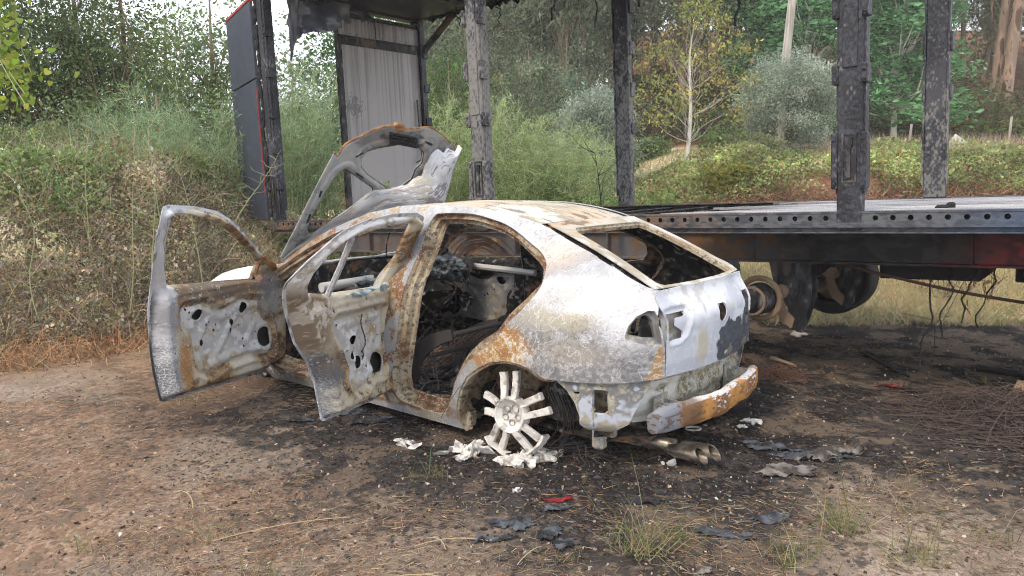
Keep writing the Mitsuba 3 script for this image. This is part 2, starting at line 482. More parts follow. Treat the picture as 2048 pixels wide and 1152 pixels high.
def tail_color(p, n, uv):
    """Tailgate; uv = (y across the car, height)."""
    u, v = uv.x, uv.y
    a = fbm(u * 4, v * 4, 1.0, 4) - 0.5
    b = fbm(u * 16, v * 16, 5.0, 3) - 0.5
    m = fbm(u * 50, v * 50, 8.0, 2)
    c = mix((.52, .55, .62), (.72, .75, .80), smoothstep(-0.12, 0.12, a + 0.3 * b + (v - 0.75) * 0.6))
    c = mix(c, (.56, .60, .68), smoothstep(0.05, 0.14, b - (v - 0.7) * 0.3) * 0.7)
    f = (a + 0.35 * b) * 8.0
    f = dr.abs(f - dr.floor(f) - 0.5)
    c = mix(c, (.80, .82, .86), smoothstep(0.07, 0.02, f) * smoothstep(0.85, 0.7, v) * 0.5)
    c = mix(c, (.50, .46, .33), spot(u, v, 0.22, 0.70, 0.06, 0.10, 0.5, 1.2 * b) * 0.8)
    d = spot(u, v, -0.36, 0.655, 0.40, 0.15, 0.05, 0.8 * b + 0.5 * a) * smoothstep(0.06, 0.03, u + 0.1 * b)
    c = mix(c, mix((.045, .05, .065), (.10, .115, .14), m), d)
    c = mix(c, BEIGE, smoothstep(0.12, 0.2, b + 0.3 * a) * 0.35)
    low = smoothstep(0.60, 0.57, v)
    return mix(c, mix(GREY, SOOT, smoothstep(-.1, .1, b)), low * 0.8)


def valance_color(p, n, uv):
    u, v = uv.x, uv.y
    a = fbm(u * 6, v * 6, 1.0, 3) - 0.5
    b = fbm(u * 22, v * 22, 5.0, 3) - 0.5
    s = noise(u * 90, v * 90, 4.0)
    c = mix((.20, .20, .20), (.36, .34, .28), smoothstep(-0.1, 0.15, a + b))
    c = mix(c, (.58, .63, .72), smoothstep(0.44, 0.36, v + 0.5 * a + 0.5 * b) * smoothstep(0.30, 0.34, v) * 0.8)
    c = mix(c, (.26, .23, .12), smoothstep(0.03, 0.14, b + 0.3 * a) * 0.8)
    c = mix(c, (.40, .35, .25), smoothstep(0.35, 0.31, v + 0.3 * b) * 0.85)
    c = mix(c, (.58, .58, .56), crackle(u, v, 60.0) * smoothstep(-0.08, 0.1, a + b) * 0.55)
    return mix(c, (.6, .6, .6), smoothstep(0.7, 0.85, s * 0.5 + 0.35 + b) * 0.35)


def rearpanel_color(p, n, uv):
    u, v = uv.x, uv.y
    b = fbm(u * 14, v * 14, 5.0, 3) - 0.5
    x, y = u * 20 + 3 * b, v * 20 + 3 * b
    f1, f2, w = voronoi(x, y)
    c = mix((.20, .18, .11), (.34, .33, .28), smoothstep(-0.12, 0.12, b))
    c = mix(c, (.62, .62, .58), (1 - smoothstep(0.03, 0.10, dr.abs(f2 - f1 - 0.12))) * 0.8)
    return mix(c, (.66, .66, .62), smoothstep(0.05, 0.3, u - 0.25 + 0.6 * b) * 0.8)


def beam_color(p, n, uv):
    u = uv.x
    a = fbm(p.x * 7, p.y * 7, p.z * 7, 3) - 0.5
    b = fbm(p.x * 30, p.y * 30, p.z * 60, 3) - 0.5
    c = mix(ORANGE, RUST, smoothstep(-0.1, 0.15, a))
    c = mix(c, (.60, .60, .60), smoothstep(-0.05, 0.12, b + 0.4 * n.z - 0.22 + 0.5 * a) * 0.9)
    c = mix(c, BROWN, spot(u, 0 * u, 0.40, 0.0, 0.09, 1.0, 0.5, a) * 0.8)
    c = mix(c, (.20, .21, .24), smoothstep(0.44, 0.50, u + 0.12 * a))
    return mix(c, BROWN, smoothstep(0.14, 0.22, b - a) * 0.7)


def bonnet_color(p, n, uv):
    u, v = uv.x, uv.y
    a = fbm(u * 4, v * 4, 1.0, 4) - 0.5
    b = fbm(u * 18, v * 30, 5.0, 3) - 0.5
    c = mix((.30, .305, .305), (.15, .153, .155), smoothstep(-0.12, 0.12, a + 0.5 * b))
    c = mix(c, (.36, .35, .32), smoothstep(0.06, 0.2, -a + b) * 0.6)
    c = mix(c, (.24, .18, .13), smoothstep(0.16, 0.34, a + b + 0.8 * (v - 1.0)) * 0.4)
    return mix(c, SOOT, spot(u, v, -0.08, 1.0, 0.2, 0.08, 0.5, 1.5 * b) * 0.85)


def bonnetskin_color(p, n, uv):
    u, v = uv.x, uv.y   # u: 0 at the lower left end to 1 at the top right corner
    a = fbm(u * 5, v * 9, 1.0, 4) - 0.5
    b = fbm(u * 26, v * 30, 5.0, 3) - 0.5
    w = fbm(u * 30 - v * 8, v * 5 + u * 6, 3.0, 3) - 0.5
    c = mix((.10, .10, .104), (.26, .26, .262), smoothstep(0.28, 0.48, u + 0.2 * a))
    c = mix(c, mix((.42, .38, .31), (.62, .62, .63), smoothstep(-0.05, 0.1, w)), smoothstep(0.46, 0.68, u + 0.25 * a))
    c = mix(c, (.58, .58, .60), smoothstep(0.66, 0.82, u + 0.2 * w))
    return mix(c, BROWN, smoothstep(0.10, 0.2, b + w) * 0.6)


def rim_color(p, n, uv):
    a = fbm(p.x * 25, p.y * 25, p.z * 25, 3) - 0.5
    c = mix((.72, .69, .65), (.60, .57, .52), smoothstep(-0.1, 0.2, a))
    c = mix(c, (.36, .345, .33), smoothstep(0.08, 0.22, a))
    return mix(c, (.10, .095, .09), smoothstep(0.14, 0.26, fbm(p.x * 9, p.y * 9, p.z * 9, 3) - 0.5) * 0.7)


def metal_dark(p, n, uv):
    """Trailer steel: black burnt paint flaked to grey, rust in places."""
    a = fbm(p.x * 2.2, p.y * 2.2, p.z * 2.2, 4) - 0.5
    b = fbm(p.x * 24, p.y * 24, p.z * 9, 3) - 0.5
    c = mix((.018, .018, .020), (.05, .05, .055), smoothstep(-0.1, 0.15, b))
    c = mix(c, (.11, .075, .05), smoothstep(0.05, 0.2, a + 0.3 * b) * 0.7)
    return mix(c, (.17, .18, .20), smoothstep(0.17, 0.25, b - 0.3 * a) * 0.7)


def post_color(p, n, uv):
    """uv: (how far the paint has flaked off, metres above the deck along the post)."""
    a = fbm(p.x * 3, p.y * 3, p.z * 1.8, 3) - 0.5
    b = fbm(p.x * 70, p.y * 70, p.z * 34, 4) - 0.5
    g = fbm(p.x * 20, p.y * 20, p.z * 6, 3) - 0.5
    h = uv.y
    c = mix((.017, .018, .023), (.042, .046, .058), smoothstep(-0.1, 0.15, a + b))
    k = uv.x * smoothstep(2.1, 1.6, h + 0.8 * a) + 0.75 * smoothstep(0.12, -0.02, h) * smoothstep(0.1, 0.2, uv.x)
    c = mix(c, (.115, .115, .112), dr.clip(k * 0.42, 0, 0.75) * smoothstep(-0.2, 0.15, g + a))
    pale = 0.5 * smoothstep(0.03, 0.28, b + 0.5 * a + 0.8 * g - 0.16 + k * 0.30)
    c = mix(c, mix((.15, .15, .145), (.27, .26, .24), smoothstep(-0.12, 0.12, a + b)), pale)
    return mix(c, (.08, .06, .05), smoothstep(0.12, 0.24, -b + 0.4 * a) * 0.3)


def beam_trailer(p, n, uv):
    """Main beams; uv = (metres along the trailer, height)."""
    u, v = uv.x, uv.y
    a = fbm(u * 2, v * 2, p.y * 0.2, 4) - 0.5
    b = fbm(u * 14, v * 20, 3.0, 3) - 0.5
    c = mix((.014, .013, .014), (.03, .028, .028), smoothstep(-0.1, 0.1, b))
    left = smoothstep(5.9, 5.3, u + 0.5 * a)
    c = mix(c, mix((.12, .115, .12), (.13, .085, .055), smoothstep(-0.05, 0.15, a + 0.4 * b)), left)
    c = mix(c, (.20, .10, .04), left * smoothstep(0.06, 0.0, v + 0.36) * smoothstep(0, .15, b + .1) * 0.0 + left * smoothstep(0.12, 0.22, a + b) * 0.7)
    red = smoothstep(6.5, 7.4, u + 0.5 * a - 1.2 * (v + 0.36))
    return mix(c, mix((.30, .012, .016), (.10, .008, .01), smoothstep(-0.1, 0.15, b + a)), red * 0.9)


def rail_trailer(p, n, uv):
    u = uv.x
    a = fbm(u * 1.6, p.z * 4, 2.0, 4) - 0.5
    b = fbm(u * 18, p.z * 40, p.y * 10, 3) - 0.5
    c = mix((.05, .052, .058), (.09, .095, .105), smoothstep(-0.12, 0.12, b))
    c = mix(c, (.16, .10, .06), smoothstep(5.6, 4.6, u + 1.2 * a) * smoothstep(-0.12, 0.08, b) * 0.8)
    c = mix(c, (.05, .08, .14), smoothstep(6.6, 7.2, u + 0.6 * a) * 0.6)
    return mix(c, (.02, .02, .02), smoothstep(0.08, 0.2, a) * 0.7)


def door_grey(p, n, uv):
    """Bare aluminium door with vertical soot runs; uv in metres."""
    u, v = uv.x, uv.y
    w = 0.6 * (fbm(u * 34, v * 0.4, 1.0, 4) - 0.5)
    a = fbm(u * 2, v * 2, 4.0, 3) - 0.5
    c = mix((.33, .315, .31), (.22, .21, .205), smoothstep(-0.05, 0.15, w + 0.3 * a + (v - 1.6) * 0.10))
    c = mix(c, (.08, .075, .078), smoothstep(0.14, 0.28, w + 0.3 * a + (v - 1.9) * 0.10) * 0.7)
    return mix(c, (.12, .115, .115), spot(u, v, 1.25, 1.35, .10, .10, .4, 3.0 * (fbm(u * 40, v * 40, 2.0, 3) - 0.5)) * 0.8)


def ground_color(p, n, uv):
    x, y = p.x, p.y
    a = fbm(x * 0.9, y * 0.9, 1.0, 4) - 0.5
    b = fbm(x * 5, y * 5, 2.0, 4) - 0.5
    g = fbm(x * 30, y * 30, 3.0, 3) - 0.5
    st = fbm(x * 60 + 4 * b, y * 22, 5.0, 2) - 0.5
    dirt = mix((.175, .137, .107), (.275, .22, .175), smoothstep(-0.12, 0.16, b + 0.5 * g))
    litter = mix((.165, .108, .075), (.245, .17, .12), smoothstep(-0.1, 0.12, g + 0.5 * st))
    c = mix(dirt, litter, smoothstep(-0.08, 0.12, a + 0.4 * b - 0.05 * (x + 0.5)))
    c = mix(c, (.085, .066, .053), smoothstep(0.04, 0.2, g + 0.7 * b + 0.3 * a) * 0.7)
    # soot round the car and under the trailer
    ca, sa = math.cos(CAR_YAW), math.sin(CAR_YAW)
    dx, dy = x - CAR_T[0], y - CAR_T[1]
    lx, ly = dx * ca + dy * sa - 0.85, -dx * sa + dy * ca
    qx, qy = dr.maximum(dr.abs(lx) - 1.9, 0), dr.maximum(dr.abs(ly - 0.25) - 1.0, 0)
    dcar = dr.sqrt(qx * qx + qy * qy)
    te = (x - TR_O[0]) * TR_E1[0] + (y - TR_O[1]) * TR_E1[1]
    tn = (x - TR_O[0]) * TR_E2[0] + (y - TR_O[1]) * TR_E2[1]
    sx, sy = dr.maximum(dr.abs(te - 4.2) - 4.4, 0), dr.maximum(dr.abs(tn - 1.4) - 2.3, 0)
    dtr = dr.sqrt(sx * sx + sy * sy)
    d = dr.minimum(dcar, dtr * 0.9)
    far = smoothstep(3.5, 4.5, tn + 1.5 * a) * smoothstep(2.5, 4.5, te + 2 * a)
    far = dr.maximum(far, smoothstep(11, 12.5, y + 2 * a))
    soot = smoothstep(0.85, 0.25, d - 0.9 * a - 0.8 * b - 0.7 * g) * (1 - far)
    ash = mix((.008, .008, .009), (.036, .034, .034), smoothstep(-0.08, 0.22, g + 0.5 * b))
    c = mix(c, ash, soot * 0.95)
    c = mix(c, (.17, .125, .09), smoothstep(0.06, 0.2, b - 0.5 * g + 0.5 * a + 0.05 * smoothstep(1.0, 3.0, x)) * soot * 0.5)
    foot = smoothstep(5.0, 6.0, y + 1.2 * a + 0.35 * (x + 4)) * smoothstep(-1.5, -2.3, x)
    c = mix(c, mix((.22, .145, .095), (.13, .085, .055), smoothstep(-0.1, 0.1, g + b)), foot * 0.8)
    grass = mix(mix((.40, .32, .20), (.52, .43, .29), smoothstep(-0.1, 0.1, g + b)), (.25, .27, .13), smoothstep(0.02, 0.2, a + 0.5 * b) * 0.7)
    c = mix(c, grass, far)
    slope = smoothstep(26.5, 29.5, y + 4 * a)
    c = mix(c, mix((.21, .10, .065), (.14, .075, .05), smoothstep(-0.1, 0.1, g + b)), smoothstep(14.6, 15.4, y) * smoothstep(19.0, 18.0, y) * smoothstep(1.5, 3.0, x))
    return mix(c, mix((.15, .072, .045), (.09, .065, .035), smoothstep(-0.1, 0.15, a + b)), slope)


def ground_bump(p, n, uv):
    return fbm(p.x * 9, p.y * 9, 1.0, 4) + 0.35 * noise(p.x * 75, p.y * 75, 3.0)


def bark(p, n, uv):
    w = fbm(p.x * 7, p.y * 7, p.z * 0.9, 3) - 0.5
    c = mix((.20, .15, .12), (.30, .20, .145), smoothstep(-0.1, 0.12, w))
    return mix(c, (.09, .06, .045), smoothstep(0.1, 0.2, w))


def pole_color(p, n, uv):
    w = fbm(p.x * 30, p.y * 30, p.z * 1.3, 3) - 0.5
    return mix((.40, .38, .35), (.27, .25, .22), smoothstep(-0.1, 0.15, w))


def tiny(p, n, uv):
    return fbm(p.x * 45, p.y * 45, p.z * 45, 3)


def dull(fn, k):
    return lambda p, n, uv: fn(p, n, uv) * k


B = scene
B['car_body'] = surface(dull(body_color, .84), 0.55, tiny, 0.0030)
B['car_jamb'] = surface(dull(jamb_color, .85), 0.8, tiny, 0.005)
B['car_soot'] = surface(soot_color, 0.85, tiny, 0.008)
B['car_plate'] = surface(dull(plate_color, .8), 0.6, tiny, 0.002)
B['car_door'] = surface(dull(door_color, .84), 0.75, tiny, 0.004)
B['car_skin'] = surface(dull(skin_color, .8), 0.65, tiny, 0.003)
B['car_roof'] = surface(dull(roof_color, .85), 0.6, tiny, 0.003)
B['car_tail'] = surface(dull(tail_color, .84), 0.55, tiny, 0.0025)
B['car_valance'] = surface(dull(valance_color, .84), 0.7, tiny, 0.004)
B['car_rearpanel'] = surface(rearpanel_color, 0.75, tiny, 0.003)
B['car_beam'] = surface(beam_color, 0.7, tiny, 0.004)
B['car_bonnet'] = surface(bonnet_color, 0.65, tiny, 0.003)
B['car_bonnetskin'] = surface(bonnetskin_color, 0.6, tiny, 0.003)
B['alloy_ash'] = surface(dull(rim_color, .85), 0.7, tiny, 0.003)
B['bright_steel'] = surface((.48, .48, .47), 0.4, metallic=0.15)
B['plate_shaded'] = surface(dull(plate_color, .42), 0.7, tiny, 0.002)  # carrier plate darkened: cabin shade painted into its colour
B['exhaust_steel'] = surface(lambda p, n, uv: mix((.32, .28, .23), (.09, .075, .06), smoothstep(.35, .65, fbm(p.x * 18, p.y * 18, p.z * 18, 3))), 0.38, metallic=0.7)
B['ash_cloth'] = surface((.26, .33, .36), 0.8, tiny, 0.01)
B['foil'] = surface(lambda p, n, uv: mix((.16, .19, .20), (.03, .035, .04), smoothstep(.35, .6, fbm(p.x * 16, p.y * 16, p.z * 16, 3))), 0.6, tiny, 0.01)
B['black'] = surface((.016, .016, .017), 0.8)
B['wire_dark'] = surface((.05, .045, .045), 0.6)
B['wire_rust'] = surface((.10, .055, .04), 0.8)
B['twig'] = surface((.085, .062, .055), 0.85)
B['trailer_steel'] = surface(metal_dark, 0.6, tiny, 0.006)
B['trailer_post'] = surface(post_color, 0.55, tiny, 0.006)
B['trailer_beam'] = surface(beam_trailer, 0.5, tiny, 0.003)
B['trailer_rail'] = surface(rail_trailer, 0.55, tiny, 0.004)
B['trailer_door'] = surface(door_grey, 0.45)
B['trailer_blue'] = surface(lambda p, n, uv: mix((.030, .036, .055), (.055, .062, .085), fbm(p.x * 3, p.y * 3, p.z * 2, 3)), 0.55)
B['trailer_red'] = surface((.30, .035, .03), 0.6)
B['trailer_rust'] = surface(lambda p, n, uv: mix((.13, .09, .062), (.36, .25, .165), fbm(p.x * 9, p.y * 9, p.z * 9, 3)), 0.8, tiny, 0.006)
B['deck_top'] = surface(lambda p, n, uv: mix((.14, .14, .15), (.30, .30, .31), smoothstep(0.3, 0.7, fbm(uv.x * 3, uv.y * 18, 1.0, 4))), 0.6, tiny, 0.006)
B['tarp'] = {'type': 'twosided', 'bsdf': {'type': 'principled', 'base_color': {'type': 'rgb', 'value': [.085, .095, .125]}, 'roughness': 0.32, 'specular': 0.7, 'clearcoat': 1.0, 'clearcoat_gloss': 0.75}}
B['roof_sheet'] = surface((.026, .028, .034), 0.5)
B['ground_earth'] = surface(ground_color, 0.95, ground_bump, 0.035, 3e-3, spec=0.1)
B['bark'] = surface(bark, 0.9, lambda p, n, uv: fbm(p.x * 20, p.y * 20, p.z * 3, 3), 0.02)
B['bark_pale'] = surface(lambda p, n, uv: mix((.42, .40, .36), (.62, .60, .56), fbm(p.x * 12, p.y * 12, p.z * 5, 3)), 0.85)
B['pole_wood'] = surface(pole_color, 0.9)
B['melt_grey'] = surface(lambda p, n, uv: mix((.62, .60, .56), (.30, .29, .28), smoothstep(.42, .68, fbm(p.x * 40, p.y * 40, p.z * 40, 3))), 0.55, tiny, 0.006)
B['vcol'] = {'type': 'twosided', 'bsdf': {'type': 'principled', 'base_color': {'type': 'mesh_attribute', 'name': 'vertex_color'}, 'roughness': 0.8, 'specular': 0.25}}
B['leaf'] = {'type': 'principledthin', 'base_color': {'type': 'mesh_attribute', 'name': 'vertex_color'}, 'roughness': 0.55, 'diff_trans': 1.05, 'spec_trans': 0.0}
# ---------------------------------------------------------------- the trailer's own axes: along, across, up
TR_O = np.array([-2.744, 8.898, 0.93])
_y, _t, _r = 0.683, 0.052, 0.006
TR_E1 = np.array([math.cos(_y) * math.cos(_t), -math.sin(_y) * math.cos(_t), math.sin(_t)])
TR_E2 = np.array([math.sin(_y) * math.cos(_r), math.cos(_y) * math.cos(_r), math.sin(_r)])
TR_E2 = TR_E2 - TR_E1 * (TR_E1 @ TR_E2)
TR_E2 /= np.linalg.norm(TR_E2)
TR_M = np.stack([TR_E1, TR_E2, np.cross(TR_E1, TR_E2)], 1)
CAR_YAW, CAR_T = math.radians(141.6), np.array([0.51, 4.62, -0.104])


def TW(p):
    return np.asarray(p, float) @ TR_M.T + TR_O


def TMesh(mb):
    v, f = mb.mesh() if isinstance(mb, MB) else mb
    return TW(v), f


# ---------------------------------------------------------------- the lie of the land
def sstep(a, b, x):
    t = np.clip((x - a) / (b - a), 0, 1)
    return t * t * (3 - 2 * t)


def land(x, y):
    """Height of the ground."""
    x, y = np.asarray(x, float), np.asarray(y, float)
    z = .05 * (meshkit.fbm(np.stack([x * .35, y * .35, 0 * x], -1), 3, 1) - .5) * sstep(0, 6, np.abs(y - 5) + 1)
    near = np.exp(-((x / 9) ** 2 + ((y - 4) / 6) ** 2))
    z = z * (1 - .8 * near) + .018 * (meshkit.fbm(np.stack([x * 2.6, y * 2.6, 0 * x], -1), 4, 5) - .5)
    right = sstep(-1.5, 4.5, x - .12 * (y - 14))
    edge = 15.6 - .16 * (x - 4) + .8 * (meshkit.noise(np.stack([x * .3, 0 * x, 0 * x], -1), 2) - .5)
    bank = 1.25 * sstep(0, 2.4, y - edge)
    field = .15 * np.clip(y - edge - 2, 0, 3.5) + .06 * np.clip(y - edge - 5.5, 0, 9)
    hill = .26 * np.clip(y - 27.5, 0, 45) * sstep(27, 36, y)
    return z + right * (bank + field) + (.35 + .65 * right) * hill + .5 * (meshkit.fbm(np.stack([x * .12, y * .12, 0 * x], -1), 3, 8) - .5) * sstep(20, 34, y)


def lines(knots):
    out = []
    for a, b, st in knots:
        out.append(np.arange(a, b, st))
    return np.unique(np.concatenate(out).round(4))


gx = lines([(-90, -30, 4), (-30, -12, 1), (-12, -5, .2), (-5, 5.5, .035), (5.5, 10, .12), (10, 30, .6), (30, 90.1, 4)])
gy = lines([(-30, 0, 3), (0, 2.2, .2), (2.2, 7.5, .035), (7.5, 12, .09), (12, 30, .35), (30, 60, 1), (60, 110.1, 5)])
X, Yg = np.meshgrid(gx, gy, indexing='ij')
Z = land(X, Yg)
idx = np.arange(X.size).reshape(X.shape)
Fq = np.stack([idx[:-1, :-1], idx[1:, :-1], idx[1:, 1:], idx[:-1, 1:]], -1).reshape(-1, 4)
add('ground', (np.stack([X, Yg, Z], -1).reshape(-1, 3), Fq), 'ground_earth', smooth=True, label='trampled earth with dead needles, blackened by soot around the wreck', cat='ground', kind='structure')
# ---------------------------------------------------------------- where the car and the trailer stand



def car_matrix():
    c, s = math.cos(-0.015), math.sin(-0.015)
    A = np.array([[c, 0, -s], [0, 1, 0], [s, 0, c]])
    c, s = math.cos(0.007), math.sin(0.007)
    Bm = np.array([[1, 0, 0], [0, c, -s], [0, s, c]])
    return rot_z(math.degrees(CAR_YAW)) @ Bm @ A


CAR_R = car_matrix()


def CW(p):
    """Car coordinates (x forward from the rear axle, y left, z up) to the world."""
    return np.asarray(p, float) @ CAR_R.T + CAR_T


def CM(mesh):
    v, f = mesh
    return CW(v), f


# ---------------------------------------------------------------- the car body's surfaces
def pch(*pts):
    return PC(*np.array(pts, float).T)


ZS = pch((-.76, 1.0), (-.7, 1.025), (-.445, 1.125), (-.295, 1.19), (-.017, 1.306), (.044, 1.33), (.2, 1.37), (.393, 1.401), (.586, 1.418), (.95, 1.422), (1.126, 1.41),
         (1.369, 1.368), (1.536, 1.313), (1.7, 1.25), (1.855, 1.165), (2.09, 1.005), (2.3, .985), (2.7, .925), (3.05, .83), (3.3, .6))
YE = pch((-.76, .54), (-.7, .54), (-.3, .515), (.04, .49), (.2, .5), (.6, .52), (1.1, .54), (1.369, .57), (1.536, .6), (1.7, .64), (1.855, .69), (2.09, .75), (2.4, .74), (3.3, .6))
YB = pch((0, .76), (.1, .78), (.18, .80), (.3, .83), (.45, .855), (.62, .866), (.75, .862), (.88, .845), (.97, .815), (1.05, .765), (1.15, .70), (1.25, .64), (1.35, .585), (1.5, .54))
FX = pch((-.80, .5), (-.757, .622), (-.73, .69), (-.68, .79), (-.6, .885), (-.5, .945), (-.35, .985), (-.2, 1), (0, 1), (2.3, 1.), (2.7, .985), (3.0, .93), (3.2, .84), (3.3, .7))


def lean(z):
    t = np.clip((z - .85) / .17, 0, 1)
    return .07 * t * t * (3 - 2 * t)


def SIDE(x, z):
    """Half width of the body at (x, z)."""
    yb = YB(np.clip(z, 0, 1.5)) * FX(np.clip(x - np.where(x < -.2, lean(z), 0), -.8, 3.3))
    xe = np.clip(x, -.76, 3.3)
    w = np.interp(x, [-.7, -.5, -.1, .1, 1.6, 2.0, 2.2, 3.3], [.06, .16, .2, .11, .11, .08, .08, .12])
    s = np.clip((ZS(xe) - z) / w, 0, 1)
    ye = np.minimum(YE(xe), yb)
    return ye + (yb - ye) * np.sqrt(1 - (1 - s) ** 2)


_xs = np.linspace(-.775, 3.4, 3000)
_us = np.r_[0, np.cumsum(np.hypot(np.diff(_xs), np.diff(.85 * FX(np.clip(_xs, -.8, 3.3)))))]
_us -= np.interp(0, _xs, _us)


def to_u(pts):
    p = np.asarray(pts, float).copy()
    p[:, 0] = np.interp(p[:, 0], _xs, _us)
    return p


def side_map(sign, off=0.0):
    def f(u, z, o=None):
        x = np.interp(u, _us, _xs)
        d = off if o is None else o
        y = SIDE(x, z)
        yy = sign * (y - np.abs(d) * np.where(x < -.5, .6, 1))
        xx = x + np.where(x < -.5, np.abs(d) * .7, 0)
        return np.stack([xx, yy, z + 0 * x], -1)
    return f


def uv_xz(p):
    return np.stack([np.interp(p[:, 0], _us, _xs), p[:, 1]], 1)


REAR_OPEN = smooth_line([(.800, 1.30), (.760, 1.375), (.55, 1.381), (.276, 1.341), (.129, 1.294), (.017, 1.239), (-.089, 1.181), (-.151, 1.122), (-.172, 1.04), (-.112, .935), (.003, .82),
                         (.09, .714), (.187, .652), (.312, .535), (.385, .418), (.428, .334), (.50, .245), (.58, .232), (.72, .24), (.85, .255), (.895, .31), (.895, .40), (.845, .588), (.800, .842),
                         (.790, 1.067), (.80, 1.295)], 150)
FD_X = 2.15
FD_OUT = [(1.02, .300), (1.063, .304), (1.075, .491), (1.082, .8), (1.092, .948), (1.105, 1.0), (1.18, 1.163), (1.225, 1.293), (1.243, 1.40), (1.225, 1.447), (1.18, 1.458), (.976, 1.443), (.788, 1.409),
          (.64, 1.353), (.439, 1.243), (.167, 1.089), (-.06, .955), (-.125, .90), (-.14, .83), (-.145, .676), (-.121, .467), (-.09, .353), (-.03, .295), (.10, .275), (.25, .266), (.539, .275), (.85, .29)]
_d = np.array(FD_OUT)
_d[:, 1] -= np.where(_d[:, 1] > 1.05, .06, 0) * np.clip((_d[:, 1] - 1.05) / .3, 0, 1)
FRONT_OPEN = np.array(Polygon(np.stack([FD_X - _d[:, 0], _d[:, 1]], 1)).intersection(
    Polygon([(.885, .24), (2.24, .24), (2.24, .88), (2.12, .95), (1.84, 1.125), (1.69, 1.205), (1.53, 1.27), (1.36, 1.325), (1.126, 1.37), (.885, 1.384)])).buffer(-.004).exterior.coords)[:-1]
LIGHT = [(-.640, .797), (-.633, .817), (-.642, .866), (-.660, .908), (-.687, .930), (-.706, .925), (-.731, .89), (-.7445, .80), (-.7475, .762), (-.70, .772)]
SIDE_POLY = [(2.09, 1.005), (1.855, 1.165), (1.70, 1.25), (1.536, 1.313), (1.369, 1.368), (1.126, 1.41), (.95, 1.422), (.586, 1.418), (.393, 1.401), (.2, 1.37), (.044, 1.33), (-.017, 1.306),
             (-.295, 1.19), (-.445, 1.125), (-.66, 1.035), (-.690, 1.018), (-.690, .985), (-.712, .935), (-.744, .83), (-.754, .74), (-.757, .592), (-.607, .586), (-.388, .578), (-.248, .574),
             (-.169, .609), (-.092, .628), (.001, .632), (.107, .610), (.191, .567), (.282, .503), (.345, .41), (.385, .31), (.398, .227), (.368, .170), (.45, .172), (1.13, .185), (2.2, .19),
             (2.27, .25), (2.29, .55), (2.28, .9), (2.2, .985)]

B['brake_rust'] = surface((.075, .045, .035), 0.8, tiny, 0.006)
B['bolt_hole'] = surface((.34, .33, .32), 0.7)
CAR = thing('burnt_car', 'burnt out white hatchback with doors and bonnet open, standing on the ash', 'car')


def body_side(sign):
    holes = [to_u(REAR_OPEN), to_u(FRONT_OPEN)]
    light = to_u(LIGHT)
    poly = Polygon(to_u(np.array(shapely.segmentize(Polygon(SIDE_POLY).exterior, .03).coords)), holes + [light])
    m, uv = panel(poly, side_map(sign), 0.017, 0.006 * sign, uv_xz)
    extra = []
    # pressed crease along the quarter's lower edge and turned lips
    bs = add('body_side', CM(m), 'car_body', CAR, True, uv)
    for ring in holes:
        r = np.array(shapely.segmentize(Polygon(ring).exterior, .02).coords)[:-1]
        fm = side_map(sign)
        lo, luv = loft_ring(r, [(-.001, .0), (.006, .012), (.010, .030), (.034, .036), (.040, .075), (.062, .080), (.066, .095), (.050, .105)], lambda u, v, o: fm(u, v, o + np.zeros_like(u)))
        add('door_jamb', CM(lo), 'car_jamb', bs, True, luv)
    inner = Polygon(np.array(poly.exterior.coords)).buffer(-.012)
    for ring in holes:
        inner = inner.difference(Polygon(ring).buffer(-.045))
    inner = inner.difference(Polygon(to_u([(-.70, .80), (-.66, .80), (-.66, .89), (-.70, .89)])))
    m, uv = panel(inner, side_map(sign, .10), 0.03, 0.004 * sign, uv_xz)
    add('inner_skin', CM(m), 'car_soot', bs, True, uv)
    # the pale frame of the lamp opening, sunk behind the skin
    r = np.array(shapely.segmentize(Polygon(light).exterior, .012).coords)[:-1]
    fm = side_map(sign)
    lo, luv = loft_ring(r, [(0, 0), (.005, .016), (.010, .030), (.022, .034), (.026, .06)], lambda u, v, o: fm(u, v, o + np.zeros_like(u)))
    add('lamp_frame', CM(lo), 'car_valance', bs, True, luv)
    # wheel arch lip and the arch's inner tub
    arch = [(-.309, .578), (-.248, .574), (-.169, .609), (-.092, .628), (.001, .632), (.107, .610), (.191, .567), (.282, .503), (.345, .41), (.385, .31), (.398, .227), (.368, .170)]
    arch = smooth_line(arch, 40)
    V, Fc, uvs = [], [], []
    for k, (x, z) in enumerate(arch):
        y = float(SIDE(np.array([x]), np.array([z]))[0])
        V += [(x, sign * y, z), (x - .012 * np.sign(x), sign * (y - .004), z - .014), (x - .02 * np.sign(x), sign * (y - .05), z - .012), (x, sign * (y - .10), z + .03), (x, sign * (y - .34), z + .05)]
    V = np.array(V)
    for k in range(len(arch) - 1):
        for j in range(4):
            a = k * 5 + j
            Fc.append((a, a + 1, a + 6, a + 5))
    add('wheel_arch', CM((V, np.array(Fc))), 'car_jamb', bs, 40)
    # inner wheel house wall behind the wheel
    w = Polygon([(-.46, .30), (.40, .17), (.42, .5), (.2, .68), (-.1, .72), (-.36, .62)])
    m, uv = panel(w, lambda u, v: np.stack([u, sign * (.50 + .02 * np.sin(u * 9)), v], -1), 0.05, .01 * sign)
    add('wheel_house', CM(m), 'car_jamb', bs, True, uv)
    return bs


BODY_L = body_side(1)
BODY_R = body_side(-1)
labels[BODY_L] = {'label': 'left body side burnt white, grey and rust orange'}

